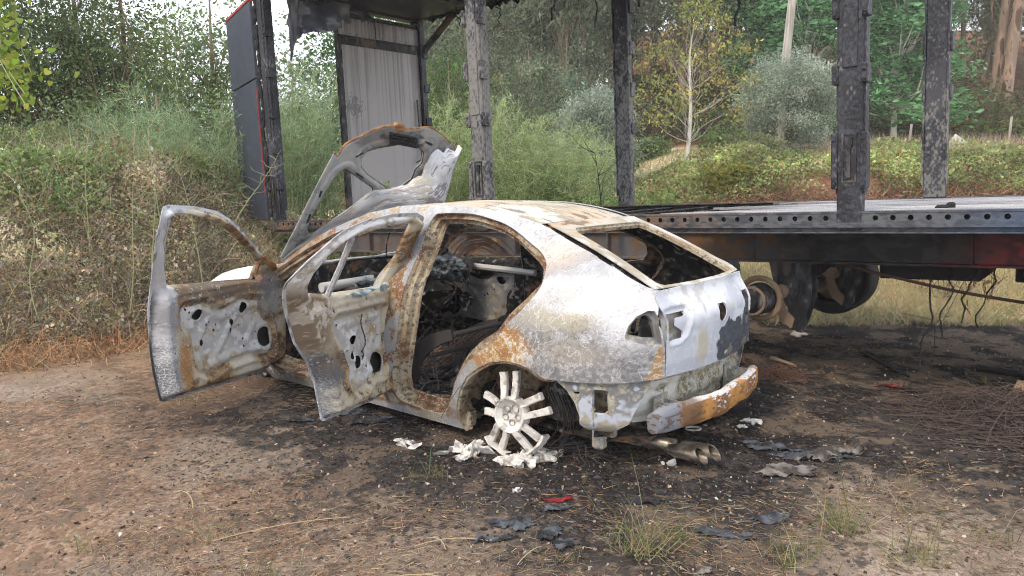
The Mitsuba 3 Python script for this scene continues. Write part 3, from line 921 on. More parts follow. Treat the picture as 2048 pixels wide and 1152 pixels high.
# front wings, far behind the open front door
for sg in (1, -1):
    wing = Polygon(to_u([(2.205, .985), (2.3, .982), (2.5, .957), (2.7, .922), (2.9, .875), (3.05, .828), (3.2, .73), (3.28, .6), (3.28, .45), (2.86, .45), (2.80, .58), (2.65, .68), (2.5, .71), (2.35, .68),
                         (2.24, .58), (2.20, .45), (2.20, .2), (2.30, .2), (2.30, .9)]))
    m, uv = panel(wing, side_map(sg), .025, .006 * sg, lambda p: uv_xz(p) * [0, 0] + [-.66, .9] + .25 * (uv_xz(p) - [2.6, .9]) * [1, 1])
    add('front_wing', CM(m), 'car_body', CAR, True, uv)
mb = MB()
mb.box((3.22, -.62, .35), (3.30, .62, .78)).box((2.25, -.45, .25), (3.0, .45, .72)).box((2.4, -.68, .70), (2.75, -.45, .86)).box((2.4, .45, .70), (2.75, .68, .86))
mb.box((2.16, -.74, .25), (2.20, .74, .98)).box((3.0, -.5, .2), (3.2, .5, .7))
add('engine_bay', CM(mb.mesh()), 'car_soot', CAR)

# ---------------------------------------------------------------- roof, with its gutters and the rear header
def roof_map(x, y):
    ye = YE(np.clip(x, -.7, 3)) - .006
    t = np.clip(np.abs(y) / ye, 0, 1)
    z = ZS(np.clip(x, -.7, 3)) - .004 + .020 * (1 - t ** 2.2) - .008 * np.clip((t - .94) / .06, 0, 1)
    z = z + .004 * np.sin(x * 9 + 2 * y) * (1 - t) + .006 * (meshkit.fbm(np.stack([x * 5, y * 5, 0 * x], -1), 3) - .5)
    return np.stack([x, y, z], -1)


xs = np.linspace(.060, 1.22, 40)
ye = YE(xs) - .007
rear_arc = [(.060 - .035 * (1 - (y / .48) ** 2), y) for y in np.linspace(-.47, .47, 24)]
roof = Polygon([*zip(xs, ye), *zip(xs[::-1], -ye[::-1])] + rear_arc)
m, uv = panel(roof.buffer(0), roof_map, .025, .005)
ROOF = add('roof', CM(m), 'car_roof', CAR, True, uv)
under = roof.buffer(.02)
m, uv = panel(under, lambda x, y: roof_map(x, y) - [0, 0, .022], .05, .012)
add('headlining_frame', CM(m), 'car_soot', ROOF, True, uv)
mb = MB()
for x in (.42, .82, 1.19):
    ys = np.linspace(-.5, .5, 12)
    mb.tube(np.stack([x + 0 * ys, ys, roof_map(x + 0 * ys, ys)[:, 2] - .05], 1), .022, 6)
add('roof_bow', CM(mb.mesh()), 'car_soot', ROOF, 40)

# ---------------------------------------------------------------- tailgate: frame of the rear window and the lower skin
def hatch_map(s, y):
    """s: 0 at the roof, 1 at the window's lower edge."""
    hw = .485 + .05 * s
    bow = 1 - np.clip(np.abs(y) / hw, 0, 1.2) ** 2
    x = .020 - .705 * s - .07 * bow * s - .045 * bow * (1 - s)
    z = 1.334 - .312 * s + .016 * np.sin(np.pi * np.clip(s, 0, 1)) + .012 * bow * (1 - s)
    return np.stack([x, y, z], -1)


def sq(pts):
    return [(s * .77, y) for s, y in pts]


def hm(u, y):
    return hatch_map(u / .77, y)


outer = sq([(.015, -.478), (.015, .478), (.99, .522), (.99, -.522)])
hole = Polygon(sq([(.135, -.36), (.135, .36), (.20, .405), (.93, .455), (.965, .43), (.965, -.43), (.93, -.455), (.20, -.405)])).buffer(-.012).buffer(.012)
TAIL = key_free(CAR + '__tailgate')


def tail_map(y, z):
    return np.stack([-.8235 + .2 * y * y + lean(z) + .010 * np.clip((.66 - z) / .08, 0, 1), y, z], -1)


TL = [(.539, .928), (.456, .940), (.342, .938), (.318, .912), (.333, .852), (.368, .785), (.44, .753), (.522, .757)]
TH = round_poly([(.522, .905), (.367, .909), (.372, .884), (.451, .883), (.463, .844), (.392, .807), (.411, .777), (.516, .770)], .008)
tgp = Polygon([(.538, 1.020), (.541, .93), (.5385, .757), (.535, .594), (.27, .588), (0, .585), (-.27, .588), (-.535, .594), (-.5385, .757), (-.541, .93), (-.538, 1.02), (-.3, 1.030), (0, 1.033), (.3, 1.030)])
logo = round_poly([(.045, .905), (-.052, .905), (-.045, .825), (.005, .805), (.045, .822)], .015)
rl = round_poly([(-.37, .925), (-.50, .92), (-.52, .78), (-.44, .765), (-.39, .80)], .015)
tgp = tgp.difference(TH).difference(logo).difference(rl)


def tail_relief(y, z):
    P = tail_map(y, z)
    pts = shapely.points(y, z)
    d = shapely.distance(pts, Polygon(TL))
    inside = shapely.contains_xy(Polygon(TL), y, z)
    e = shapely.distance(pts, Polygon(TL).exterior)
    dent = np.where(inside, .014 * np.clip(e / .018, 0, 1), 0) - np.where(inside, 0, .004 * np.exp(-(d / .012) ** 2))
    dl = shapely.distance(pts, logo)
    dent = dent - .003 * np.exp(-(dl / .010) ** 2)
    P[:, 0] += dent + .004 * (meshkit.fbm(np.stack([y * 6, z * 6, 0 * y], -1), 3, 4) - .5)
    return P


m, uv = panel(tgp, tail_relief, .012, -.005)
scene[TAIL] = mikit.ply(CM(m), 'car_tail', smooth=True, uv=uv)
labels[TAIL] = {'label': 'ash white tailgate with a dark burnt patch and lamp hole'}
m, uv = panel(Polygon(outer).difference(hole), hm, .015, .006, lambda p: np.stack([p[:, 1], 1.3 - .4 * p[:, 0]], 1))
add('window_frame', CM(m), 'car_roof', TAIL, True, uv)
m, uv = panel(Polygon(outer).buffer(-.02).difference(hole.buffer(.004)), lambda u, y: hm(u, y) - [-.012, 0, .03], .03, .012)
add('frame_inside', CM(m), 'car_soot', TAIL, True, uv)
r = np.array(shapely.segmentize(hole.exterior, .02).coords)[:-1]
lo, luv = loft_ring(r, [(0, 0), (.006, .006), (.014, .010), (.016, .03)], lambda u, y, o: hm(u, y) - np.array([-.4, 0, .9]) * o)
add('window_flange', CM(lo), 'car_jamb', TAIL, True, luv)
ins = Polygon([(.50, 1.0), (.51, .62), (-.51, .62), (-.50, 1.0)]).difference(Polygon([(.33, .66), (.33, .95), (-.33, .95), (-.33, .66)])).difference(rl.buffer(-.02))
m, uv = panel(ins, lambda y, z: tail_map(y, z) + [.06, 0, 0], .03, -.004)
add('inner_panel', CM(m), 'car_plate', TAIL, True, uv)

# ---------------------------------------------------------------- lower quarter corners and the rear panel under the tailgate
VAL = [(-.29, .578), (-.36, .528), (-.402, .466), (-.425, .394), (-.418, .354), (-.44, .325), (-.462, .318), (-.53, .318), (-.587, .325), (-.654, .366), (-.690, .47), (-.722, .560), (-.725, .59), (-.5, .583)]
VHOLE = round_poly([(-.495, .546), (-.578, .545), (-.582, .434), (-.566, .419), (-.510, .421), (-.490, .446)], .012)
for sg in (1, -1):
    hl = to_u(np.array(VHOLE.exterior.coords))
    vp = Polygon(to_u(np.array(shapely.segmentize(Polygon(VAL).exterior, .02).coords)), [hl])
    vp = vp.difference(Point(*to_u([(-.415, .52)])[0]).buffer(.010)).difference(Point(*to_u([(-.55, .565)])[0]).buffer(.006))

    def vmap(u, z, sg=sg):
        P = side_map(sg, .022)(u, z)
        P[:, 1] -= sg * .03 * np.clip((.37 - z) / .05, 0, 1) ** 2
        P[:, 1] += sg * .004 * (meshkit.fbm(np.stack([u * 9, z * 9, 0 * u], -1), 3, 9) - .5)
        return P
    m, uv = panel(vp, vmap, .014, .006 * sg, uv_xz)
    q = add('lower_quarter', CM(m), 'car_valance', CAR, True, uv)
    r = np.array(shapely.segmentize(Polygon(hl).exterior, .012).coords)[:-1]
    lo, luv = loft_ring(r, [(-.012, .021), (-.007, .016), (-.001, .022), (.000, .04)], lambda u, v, o, sg=sg: side_map(sg)(u, v, o + np.zeros_like(u)))
    add('vent_frame', CM(lo), 'car_valance', q, True, luv)
    mb = MB().box((-.47, sg * .60, .18), (-.40, sg * .66, .33), None, .012).box((-.50, sg * .56, .24), (-.38, sg * .6, .33))
    add('bracket', CM(mb.mesh()), 'car_valance', q, 30, None)
rp = Polygon([(.60, .585), (.60, .345), (.35, .315), (-.35, .315), (-.60, .345), (-.60, .585)])


def rp_map(y, z):
    x = -.70 + .20 * y * y - .03 * np.clip((z - .50) / .03, 0, 1) + .02 * np.clip((.40 - z) / .03, 0, 1)
    x = x + .006 * (meshkit.fbm(np.stack([y * 12, z * 12, 0 * y], -1), 3, 2) - .5) - .012 * np.exp(-((np.abs(y) - .42) / .05) ** 2)
    return np.stack([x, y, z], -1)


m, uv = panel(rp, rp_map, .018, -.006)
RP = add('rear_panel', CM(m), 'car_rearpanel', CAR, True, uv)
mb = MB()
ys = np.linspace(-.56, .56, 40)
mb.tube(np.stack([-.775 + .2 * ys * ys, ys, .582 + 0 * ys], 1), .012, 6)
add('sill_lip', CM(mb.mesh()), 'car_valance', RP, 40)
CAPIN = np.array([0, -.03, 0])
V, F_ = [], []
NB = 44
for k, t in enumerate(np.linspace(0, 1, NB)):
    y = .66 - 1.30 * t
    sag = .012 * math.sin(t * 9) + .006 * math.sin(t * 23)
    cx, cz = -.845 + .20 * y * y + .008 * math.sin(t * 13), .372 + sag * .5 - .02 * (t - .5)
    hx, hz = .032, .066
    if t < .05:
        hz *= .75 + t * 5
    for a in np.linspace(0, 2 * np.pi, 17)[:-1]:
        ca, sa = math.cos(a), math.sin(a)
        r = (abs(ca) ** 4 + abs(sa) ** 4) ** (-1 / 4)
        V.append((cx + hx * r * ca + .003 * math.sin(t * 40 + 3 * a), y, cz + hz * r * sa + .002 * math.sin(t * 31 + 5 * a)))
i = np.arange(16)
j = (i + 1) % 16
for k in range(NB - 1):
    F_.append(np.stack([k * 16 + i, k * 16 + j, k * 16 + 16 + j, k * 16 + 16 + i], 1))
V = np.array(V)
V = np.vstack([V, V[:16].mean(0) + CAPIN, V[-16:].mean(0) - CAPIN])
F_.append(np.stack([j, i, 0 * i + NB * 16, 0 * i + NB * 16], 1))
F_.append(np.stack([(NB - 1) * 16 + i, (NB - 1) * 16 + j, 0 * i + NB * 16 + 1, 0 * i + NB * 16 + 1], 1))
uvb = np.stack([V[:, 1], V[:, 2]], 1)
BEAM = add('bumper_beam', CM((V, np.vstack(F_))), 'car_beam', CAR, True, uvb, label='curved rear bumper beam, rust orange with flaked paint')
for sg in (1, -1):
    mb = MB()
    mb.box((-.80, sg * .44 - .04, .33), (-.66, sg * .44 + .04, .345)).box((-.80, sg * .44 - .04, .345), (-.66, sg * .44 - .034, .44)).box((-.80, sg * .44 + .034, .345), (-.66, sg * .44 + .04, .44))
    mb.box((-.69, sg * .44 - .07, .33), (-.68, sg * .44 + .07, .47))
    add('crash_bracket', CM(mb.mesh()), 'car_valance', BEAM)
mb = MB().box((-.80, -.05, .29), (-.70, .25, .318), None, .01)
add('tow_bracket', CM(mb.mesh()), 'car_valance', BEAM)
# exhaust with two cut tips
mb = MB()
mb.tube(CW(smooth_line([(-.35, .30, .22), (-.48, .34, .21), (-.60, .38, .19), (-.74, .36, .18)], 12)), [.055, .06, .06, .058, .055, .05, .048, .045, .043, .041, .04, .04], 12)
EX = add('exhaust', mb.mesh(), 'exhaust_steel', CAR, 40)
for k, y in enumerate((.395, .315)):
    a = np.linspace(0, 2 * np.pi, 19)[:-1]
    ring = lambda x, r, cut: np.stack([x - cut * np.sin(a), y + 1.0 * r * np.cos(a), .172 + .85 * r * np.sin(a)], 1)
    V = np.vstack([ring(-.72 - .03 * k, .032, 0), ring(-.76 - .03 * k, .043, 0), ring(-.90 - .035 * k, .045, -.03), ring(-.90 - .035 * k, .040, -.03), ring(-.78, .038, 0)])
    i = np.arange(18)
    j = (i + 1) % 18
    F_ = np.vstack([np.stack([q * 18 + i, q * 18 + j, q * 18 + 18 + j, q * 18 + 18 + i], 1) for q in range(4)])
    add('tail_pipe', CM((V, F_)), 'exhaust_steel', EX, 40)
mb = MB().box((-.42, .12, .14), (-.22, .55, .25), None, .05)
add('silencer', CM(mb.mesh()), 'car_soot', EX, 40)

# ---------------------------------------------------------------- floor, bulkhead and what is left inside
def rough_map(z0, amp, fr, sd):
    return lambda x, y: np.stack([x, y, z0 + amp * (meshkit.fbm(np.stack([x * fr, y * fr, 0 * x], -1), 4, sd) - .5)], -1)


m, uv = panel(Polygon([(-.66, -.60), (-.66, .60), (.3, .70), (2.15, .74), (2.15, -.74), (.3, -.70)]), rough_map(.24, .05, 7, 3), .035, .01)
FLOOR = add('floor_pan', CM(m), 'car_soot', CAR, True, uv)
mb = MB().box((.35, .70, .17), (2.2, .765, .26), None, .01).box((.35, -.765, .17), (2.2, -.70, .26), None, .01)
add('sill_box', CM(mb.mesh()), 'car_jamb', FLOOR, 30)
mb = MB().box((.5, -.10, .24), (2.1, .10, .38), None, .04).box((.35, -.62, .24), (.62, .62, .40), None, .03)
mb.tube([(-.20, .56, .3), (-.20, .55, .75)], [.13, .09], 12).tube([(-.20, -.56, .3), (-.20, -.55, .75)], [.13, .09], 12)
add('tunnel', CM(mb.mesh()), 'car_soot', FLOOR, 40)
m, uv = panel(Polygon([(-.72, .25), (-.74, .9), (-.62, .98), (.62, .98), (.74, .9), (.72, .25)]), lambda y, z: np.stack([2.02 + .05 * np.sin(y * 7) - .06 * (z - .6), y, z], -1), .05, .01)
add('bulkhead', CM(m), 'car_soot', CAR, True, uv)
m, uv = panel(Polygon([(2.02, -.72), (2.02, .72), (2.28, .72), (2.28, -.72)]), lambda x, y: np.stack([x, y, .965 + .03 * (1 - (y / .72) ** 2) - .1 * (x - 2.02) + .01 * np.sin(x * 50)], -1), .04, .01)
add('scuttle', CM(m), 'car_bonnet', CAR, True, uv)
rng = np.random.default_rng(5)
mb = MB()
mb.tube([(1.74, -.70, .86), (1.72, 0, .88), (1.74, .70, .86)], .034, 10)
DASH = add('dashboard_beam', CM(mb.mesh()), 'bright_steel', CAR, 40)
mb = MB()
for k in range(46):
    c = np.array([rng.uniform(1.6, 1.95), rng.uniform(-.66, .62), rng.uniform(.55, .88)])
    h = pieces(100 + k, 1, .03, .09, .7)[0]
    mb.put(h[0] @ rand_rot(rng, 1)[0].T + c, h[1])
for k in range(50):
    c = np.array([rng.uniform(1.5, 1.95), rng.uniform(-.6, .6), rng.uniform(.5, .9)])
    e = c + rng.normal(0, .14, 3)
    mb.tube(smooth_line([c, (c + e) / 2 + rng.normal(0, .05, 3), e], 7), .005, 4)
add('dashboard_remains', CM(mb.mesh()), 'car_soot', DASH)
for k, (c, rad) in enumerate([((1.62, -.40, .90), .14), ((1.52, .42, .84), .12)]):
    g = trimesh.creation.icosphere(4, 1.0)
    v = np.array(g.vertices) * [rad * .8, rad * 1.6, rad * .7]
    nz = meshkit.fbm(v * 14 + 7 * k, 4, 3)
    rr = np.abs(2 * nz - 1)
    v = v * (0.72 + .9 * rr[:, None]) + c
    add('crumpled_foil', CM((v, np.array(g.faces))), 'foil', DASH, 30, label='crumpled grey foil left on the dashboard')
# seat frames: side plates, tubes and springs
def seat(x, y, lay):
    s = key_free(CAR + '__seat_frame')
    mb = MB()
    for sg in (-1, 1):
        yy = y + sg * .22
        line = smooth_line([(x + .42, yy, .38), (x + .12, yy, .30), (x - .06, yy, .34), (x - .06 - .10 * lay, yy, .50), (x - .02 - .46 * lay, yy, .66)], 22)
        V, F_ = [], []
        for q, pt in enumerate(line):
            t = np.gradient(line, axis=0)[q]
            nn = np.array([-t[2], 0, t[0]])
            nn /= np.linalg.norm(nn)
            w = .030 + .028 * math.sin(np.pi * q / 21)
            for a, b in ((-w, -.012), (w, -.012), (w, .012), (-w, .012)):
                V.append(pt + nn * a + np.array([0, b, 0]))
            if q:
                for e in range(4):
                    F_.append(((q - 1) * 4 + e, (q - 1) * 4 + (e + 1) % 4, q * 4 + (e + 1) % 4, q * 4 + e))
        mb.put(V, np.array(F_))
    top = line[-1]
    scene[s] = mikit.ply(CM(mb.mesh()), 'wire_dark', smooth=30)
    mb = MB()
    for f_ in (0.0, .5, 1.0):
        pt = line[10] * (1 - f_) + top * f_
        mb.tube([(pt[0], y - .22, pt[2]), (pt[0], y + .22, pt[2])], .016, 8)
    add('cross_tube', CM(mb.mesh()), 'wire_dark', s, 40)
    mb = MB()
    for q in range(9):
        a = line[11] * (1 - q / 9) + top * q / 9
        yy = np.linspace(y - .2, y + .2, 26)
        mb.tube(np.stack([a[0] + .012 * np.sin(yy * 90), yy, a[2] + .012 * np.cos(yy * 90)], 1), .0035, 4, False)
    for q in range(8):
        xx = x + .02 + .05 * q
        yy = np.linspace(y - .2, y + .2, 26)
        mb.tube(np.stack([xx + .014 * np.sin(yy * 80), yy, .32 + .02 * np.sin(yy * 15)], 1), .0035, 4, False)
    add('seat_springs', CM(mb.mesh()), 'wire_rust', s, 40)
    return s


seat(1.06, .40, .95)
seat(1.10, -.36, .9)
m, uv = panel(Polygon([(-.55, .36), (-.55, .60), (.55, .60), (.55, .36)]).buffer(.02), lambda y, z: np.stack([.05 - (z - .36) * .7, y, z], -1), .03, .01)
SB = add('rear_seat_back', CM(m), 'car_soot', CAR, True, uv)
mb = MB()
mb.tube(CW(smooth_line([(.62, .60, .34), (.44, .60, .42), (.10, .60, .66), (-.02, .60, .74), (.0, .2, .72), (.0, -.5, .72), (.1, -.6, .62), (.45, -.6, .4)], 40)), .016, 7)
mb.tube(CW(smooth_line([(.70, .52, .30), (.46, .50, .54), (.24, .48, .64)], 14)), .028, 7)
mb.tube(CW(smooth_line([(.62, .30, .34), (.46, .30, .54), (.24, .30, .66)], 14)), .022, 7)
mb.tube(CW([(.46, .55, .53), (.44, .25, .54)]), .02, 6)
mb.tube(CW([(.26, .50, .63), (.26, .25, .65)]), .02, 6)
add('seat_hinge', mb.mesh(), 'wire_dark', SB, 40)
mb = MB()
for k in range(90):
    c = np.array([rng.uniform(.35, 1.9), rng.uniform(-.6, .68), .28])
    e = c + np.array([rng.normal(0, .2), rng.normal(0, .2), rng.uniform(0, .10)])
    mb.tube(smooth_line([c, (c + e) / 2 + [0, 0, rng.uniform(.03, .2)] + rng.normal(0, .05, 3), e], 9), rng.uniform(.002, .005), 4, False)
add('burnt_wiring', CM(mb.mesh()), 'wire_dark', FLOOR, kind='stuff', label='tangle of burnt wiring on the cabin floor')
mb = MB()
for k, h in enumerate(pieces(900, 70, .02, .07, .5)):
    mb.put(h[0] @ rand_rot(rng, 1)[0].T + [rng.uniform(-.5, 1.95), rng.uniform(-.6, .66), .28], h[1])
add('cabin_debris', CM(mb.mesh()), 'car_soot', FLOOR, kind='stuff', label='charred remains covering the cabin floor')
mb = MB().box((.52, .50, .40), (.57, .55, .47), None, .006)
add('buckle', CM(mb.mesh()), 'trailer_rust', FLOOR)
mb = MB()
mb.tube(CW(smooth_line([(-.30, -.45, .60), (-.34, -.40, .86), (-.40, -.36, .92), (-.46, -.30, .86), (-.46, -.28, .6)], 16)), .03, 8)
mb.put(*CM(MB().box((-.52, -.50, .30), (-.28, -.15, .74), None, .03).mesh()))
mb.put(*CM(MB().box((-.64, .1, .34), (-.40, .34, .72), None, .03).mesh()))
mb.tube(CW([(-.2, .40, .84), (-.25, -.5, .86)]), .012, 6)
mb.tube(CW([(-.55, .5, .80), (-.25, -.1, .90)]), .012, 6)
add('boot_remains', mb.mesh(), 'car_soot', CAR, 40)

# ---------------------------------------------------------------- doors
def door(hx, hy, deg, out, win, plate, holes, sign, bars, tag, opened, shift=0.0):
    """A door: s along it from the hinge, z up. Outer skin, pressed inner shell with its window frame, alloy carrier plate."""
    th = math.radians(deg)
    d1, d2 = np.array([-math.cos(th), math.sin(th)]), np.array([math.sin(th), math.cos(th)])

    def at(s, z, n):
        n = n + SIDE(np.clip(hx - s, -.60, 3.0), np.where(z > 1.02, np.minimum(z, ZS(np.clip(hx - s, -.6, 3)) - .03 * np.clip((z - 1.02) / .1, 0, 1)), z)) - hy
        P = np.stack([hx + d1[0] * s + d2[0] * n, hy + d1[1] * s + d2[1] * n, z], -1)
        P[..., 1] *= sign
        return P

    po = Polygon(out).buffer(0).buffer(-.012).buffer(.012)
    pw = Polygon(win).buffer(0).buffer(-.02).buffer(.02, quad_segs=4)
    pi = po.buffer(-.010)
    key = key_free(CAR + '__' + tag)
    m, uv = panel(po.difference(pw.buffer(.012)), lambda s, z: at(s, z, 0 * s), .022, .004 * sign)
    scene[key] = mikit.ply(CM(m), 'car_skin' if opened else 'car_body', smooth=True, uv=uv)
    pp = round_poly(plate, .03)
    shell = pi.difference(pw)

    def relief(s, z):
        pts = shapely.points(s, z)
        e = shapely.distance(pts, po.exterior)
        w = shapely.distance(pts, pw)
        full = np.where(z > .97, .055, .055 + .05 * np.clip((.97 - z) / .08, 0, 1))
        t = np.clip((e - .012) / .05, 0, 1)
        n = -full * t * t * (3 - 2 * t)
        n = n + .03 * np.exp(-((w - 0) / .010) ** 2)
        q = shapely.distance(pts, pp)
        n = n + .022 * np.clip(1 - q / .022, 0, 1) - .010 * np.exp(-((q - .03) / .012) ** 2) * (q > 0)
        n = n + .006 * (meshkit.fbm(np.stack([s * 9, z * 9, 0 * s], -1), 3, 5) - .5) - .010 * np.exp(-((z - .925) / .012) ** 2) * (e > .1)
        return at(s, z, n)

    shell = shell.difference(pp.buffer(-.02))
    rg = np.random.default_rng(len(out))
    q = rg.uniform([.0, .33], [1.0, .98], (300, 2))
    q = q[shapely.contains_xy(shell.buffer(-.035), q[:, 0], q[:, 1])][:14]
    for a, b in q:
        shell = shell.difference(shapely.affinity.rotate(shapely.affinity.scale(Point(a, b).buffer(1, quad_segs=3), rg.choice([.006, .009, .012]), .006), rg.uniform(0, 180)))
    m, uv = panel(shell, relief, .012, -.004 * sign)
    fr = add('inner_shell', CM(m), 'car_door' if opened else 'car_soot', key, True, uv + [shift, 0])
    r = np.array(shapely.segmentize(pw.exterior, .02).coords)[:-1]
    lo, luv = loft_ring(r, [(0, -.026), (.004, -.018), (.003, .0), (-.012, .003)], lambda s, z, o: at(s, z, o + 0 * s))
    add('window_channel', CM(lo), 'car_door', key, True, luv + [shift, 0])
    pl = pp
    for (a, b, ra, rb) in holes:
        el = shapely.affinity.rotate(shapely.affinity.scale(Point(a, b).buffer(1, quad_segs=6), ra, rb), 0)
        pl = pl.difference(el)
    rg = np.random.default_rng(len(plate))
    q = rg.uniform(np.array(pp.bounds[:2]), np.array(pp.bounds[2:]), (160, 2))
    q = q[shapely.contains_xy(pl.buffer(-.025), q[:, 0], q[:, 1])][:18]
    for a, b in q:
        pl = pl.difference(Point(a, b).buffer(rg.choice([.005, .007, .009]), quad_segs=3))

    def prelief(s, z):
        e = shapely.distance(shapely.points(s, z), pp.exterior)
        n = -.082 - .014 * np.clip((e - .018) / .02, 0, 1) + .014 * np.clip((e - .055) / .03, 0, 1)
        for (a, b, ra, rb) in holes:
            d = np.hypot((s - a) / ra, (z - b) / rb)
            n = n - .008 * np.exp(-((d - 1.25) / .25) ** 2)
        g = (s * .75 + z * .66)
        n = n - .010 * np.clip(np.abs(((g * 5) % 1) - .5) * 8 - 2.6, 0, 1) * np.clip((e - .07) / .03, 0, 1)
        return at(s, z, n + .006 * (meshkit.fbm(np.stack([s * 7, z * 7, 0 * s + 3], -1), 3, 8) - .5))

    m, uv = panel(pl, prelief, .012, -.003 * sign)
    pk = add('carrier_plate', CM(m), 'car_plate' if opened else 'plate_shaded', key, True, uv)
    m, uv = panel(pp.buffer(.03), lambda s, z: at(s, z, -.05 + 0 * s), .05, -.003 * sign)
    add('shade_backing', CM(m), 'black', key, True, uv)  # black sheet added behind the plate so its holes look shaded
    for k, line in enumerate(bars):
        mb = MB().tube(at(np.array([q[0] for q in line]), np.array([q[1] for q in line]), np.full(len(line), -.03)), .016, 6)
        add('window_bar', CM(mb.mesh()), 'car_skin', key, 30, None)
    return key, at, fr


FD_WIN = [(1.195, 1.385), (1.165, 1.258), (1.085, 1.098), (1.012, .985), (.779, .965), (.513, .950), (.205, .925), (.215, 1.05), (.30, 1.10), (.49, 1.202), (.697, 1.306), (.854, 1.362), (1.045, 1.405), (1.16, 1.413)]
FD_PL = [(.944, .858), (.727, .856), (.64, .80), (.572, .775), (.50, .79), (.415, .825), (.201, .800), (.158, .672), (.085, .58), (.075, .42), (.15, .385), (.328, .425), (.614, .416), (.736, .386), (.817, .425),
         (.831, .531), (.859, .664), (.923, .74)]
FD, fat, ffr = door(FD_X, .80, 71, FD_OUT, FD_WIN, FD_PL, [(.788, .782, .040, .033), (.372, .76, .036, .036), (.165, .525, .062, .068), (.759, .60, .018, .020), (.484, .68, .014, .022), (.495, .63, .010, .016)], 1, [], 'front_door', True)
labels[FD] = {'label': 'open front door burnt grey and rust'}
sm = Polygon([(.205, .93), (.06, .93), (.0, .97), (.20, 1.09), (.235, 1.08)]).buffer(-.004)
m, uv = panel(sm, lambda s, z: fat(s, z, -.045 + 0 * s), .02, -.02)
add('mirror_triangle', CM(m), 'hem_rust', FD, True, uv)
RD_X = .98
RD_OUT = [(-.085, 1.362), (-.090, 1.141), (-.101, .889), (-.128, .685), (-.135, .519), (-.112, .341), (-.05, .29), (.01, .279), (.168, .270), (.488, .287), (.69, .298), (.705, .310), (.703, .382), (.712, .509),
          (.766, .636), (.872, .758), (.930, .866), (.985, .948), (1.065, 1.038), (1.11, 1.10), (1.06, 1.215), (.94, 1.305), (.80, 1.350), (.63, 1.378), (.35, 1.398), (.06, 1.392)]
RD_WIN = [(.895, 1.025), (.945, 1.075), (.955, 1.13), (.90, 1.215), (.80, 1.275), (.65, 1.318), (.45, 1.338), (.085, 1.342), (.068, 1.183), (.055, 1.03), (.060, .95), (.40, .968), (.70, .99)]
RD_PL = [(.664, .86), (.114, .84), (.096, .655), (.105, .50), (.14, .43), (.279, .445), (.36, .40), (.453, .395), (.524, .47), (.500, .557), (.555, .677), (.644, .763), (.668, .82)]
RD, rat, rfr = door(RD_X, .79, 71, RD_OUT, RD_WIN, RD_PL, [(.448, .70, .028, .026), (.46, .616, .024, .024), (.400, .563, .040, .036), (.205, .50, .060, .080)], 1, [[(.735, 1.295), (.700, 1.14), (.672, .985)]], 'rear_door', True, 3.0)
labels[RD] = {'label': 'open rear door burnt grey, tan and rust'}
# rag of ash hanging over the rear door's waist rail
ss, zz = np.meshgrid(np.linspace(.08, .55, 40), np.linspace(0, 1, 12), indexing='ij')
hang = .030 + .022 * np.sin(ss * 21) + .014 * np.sin(ss * 57)
P = rat(ss.ravel(), (.972 - zz * hang).ravel(), (-.066 - .02 * np.sin(zz * 2.4) - .008 * np.sin(ss * 70 + zz * 6)).ravel())
idx = np.arange(480).reshape(40, 12)
Fq = np.stack([idx[:-1, :-1], idx[1:, :-1], idx[1:, 1:], idx[:-1, 1:]], -1).reshape(-1, 4)
add('melted_glass', CM((P, Fq)), 'ash_cloth', RD, True, label='sagging melted glass on the waist rail')
for kk, (a, b, o) in enumerate([((.40, .84), (.36, .65), 0), ((.36, .65), (.40, .58), 0)]):
    mb = MB().tube(CW(rat(np.linspace(a[0], b[0], 8) + .015 * np.sin(np.linspace(0, 6, 8)), np.linspace(a[1], b[1], 8), np.full(8, -.115))), .004, 5)
    add('door_cable', mb.mesh(), 'wire_dark', RD, 40)
# right doors, closed
RFD, rfat, _ = door(FD_X, .80, 0, [(a, b - .05 * max(0, min(1, (b - 1.1) / .3))) for a, b in FD_OUT], [(a, b - .05 * max(0, min(1, (b - 1.1) / .3))) for a, b in FD_WIN], FD_PL, [(.788, .782, .040, .033), (.165, .525, .062, .068)], -1, [], 'front_door', False)
RRD, rrat, _ = door(RD_X, .79, 0, RD_OUT, RD_WIN, RD_PL, [(.448, .70, .028, .026), (.60, .80, .03, .03), (.25, .79, .036, .032), (.205, .50, .060, .080)], -1, [], 'rear_door', False)
mb = MB().tube(rfat(np.linspace(.42, 1.17, 8), np.linspace(.892, .872, 8), np.full(8, -.135)), .024, 8)
add('waist_rail', CM(mb.mesh()), 'bright_steel', RFD, 40)

# ---------------------------------------------------------------- bonnet, thrown open over its hinges
def bon(u, v, off=0.0):
    """u to the left across the car, v up along the bonnet, off towards the rear."""
    a = math.radians(28)
    base = np.array([2.18, 0, .99])
    up = np.array([-math.sin(a), 0, math.cos(a)])
    nrm = np.array([-math.cos(a), 0, -math.sin(a)])
    off = np.asarray(off)
    return base + np.multiply.outer(u, [0, 1.0, 0]) + np.multiply.outer(v, up) + np.multiply.outer(off, nrm)


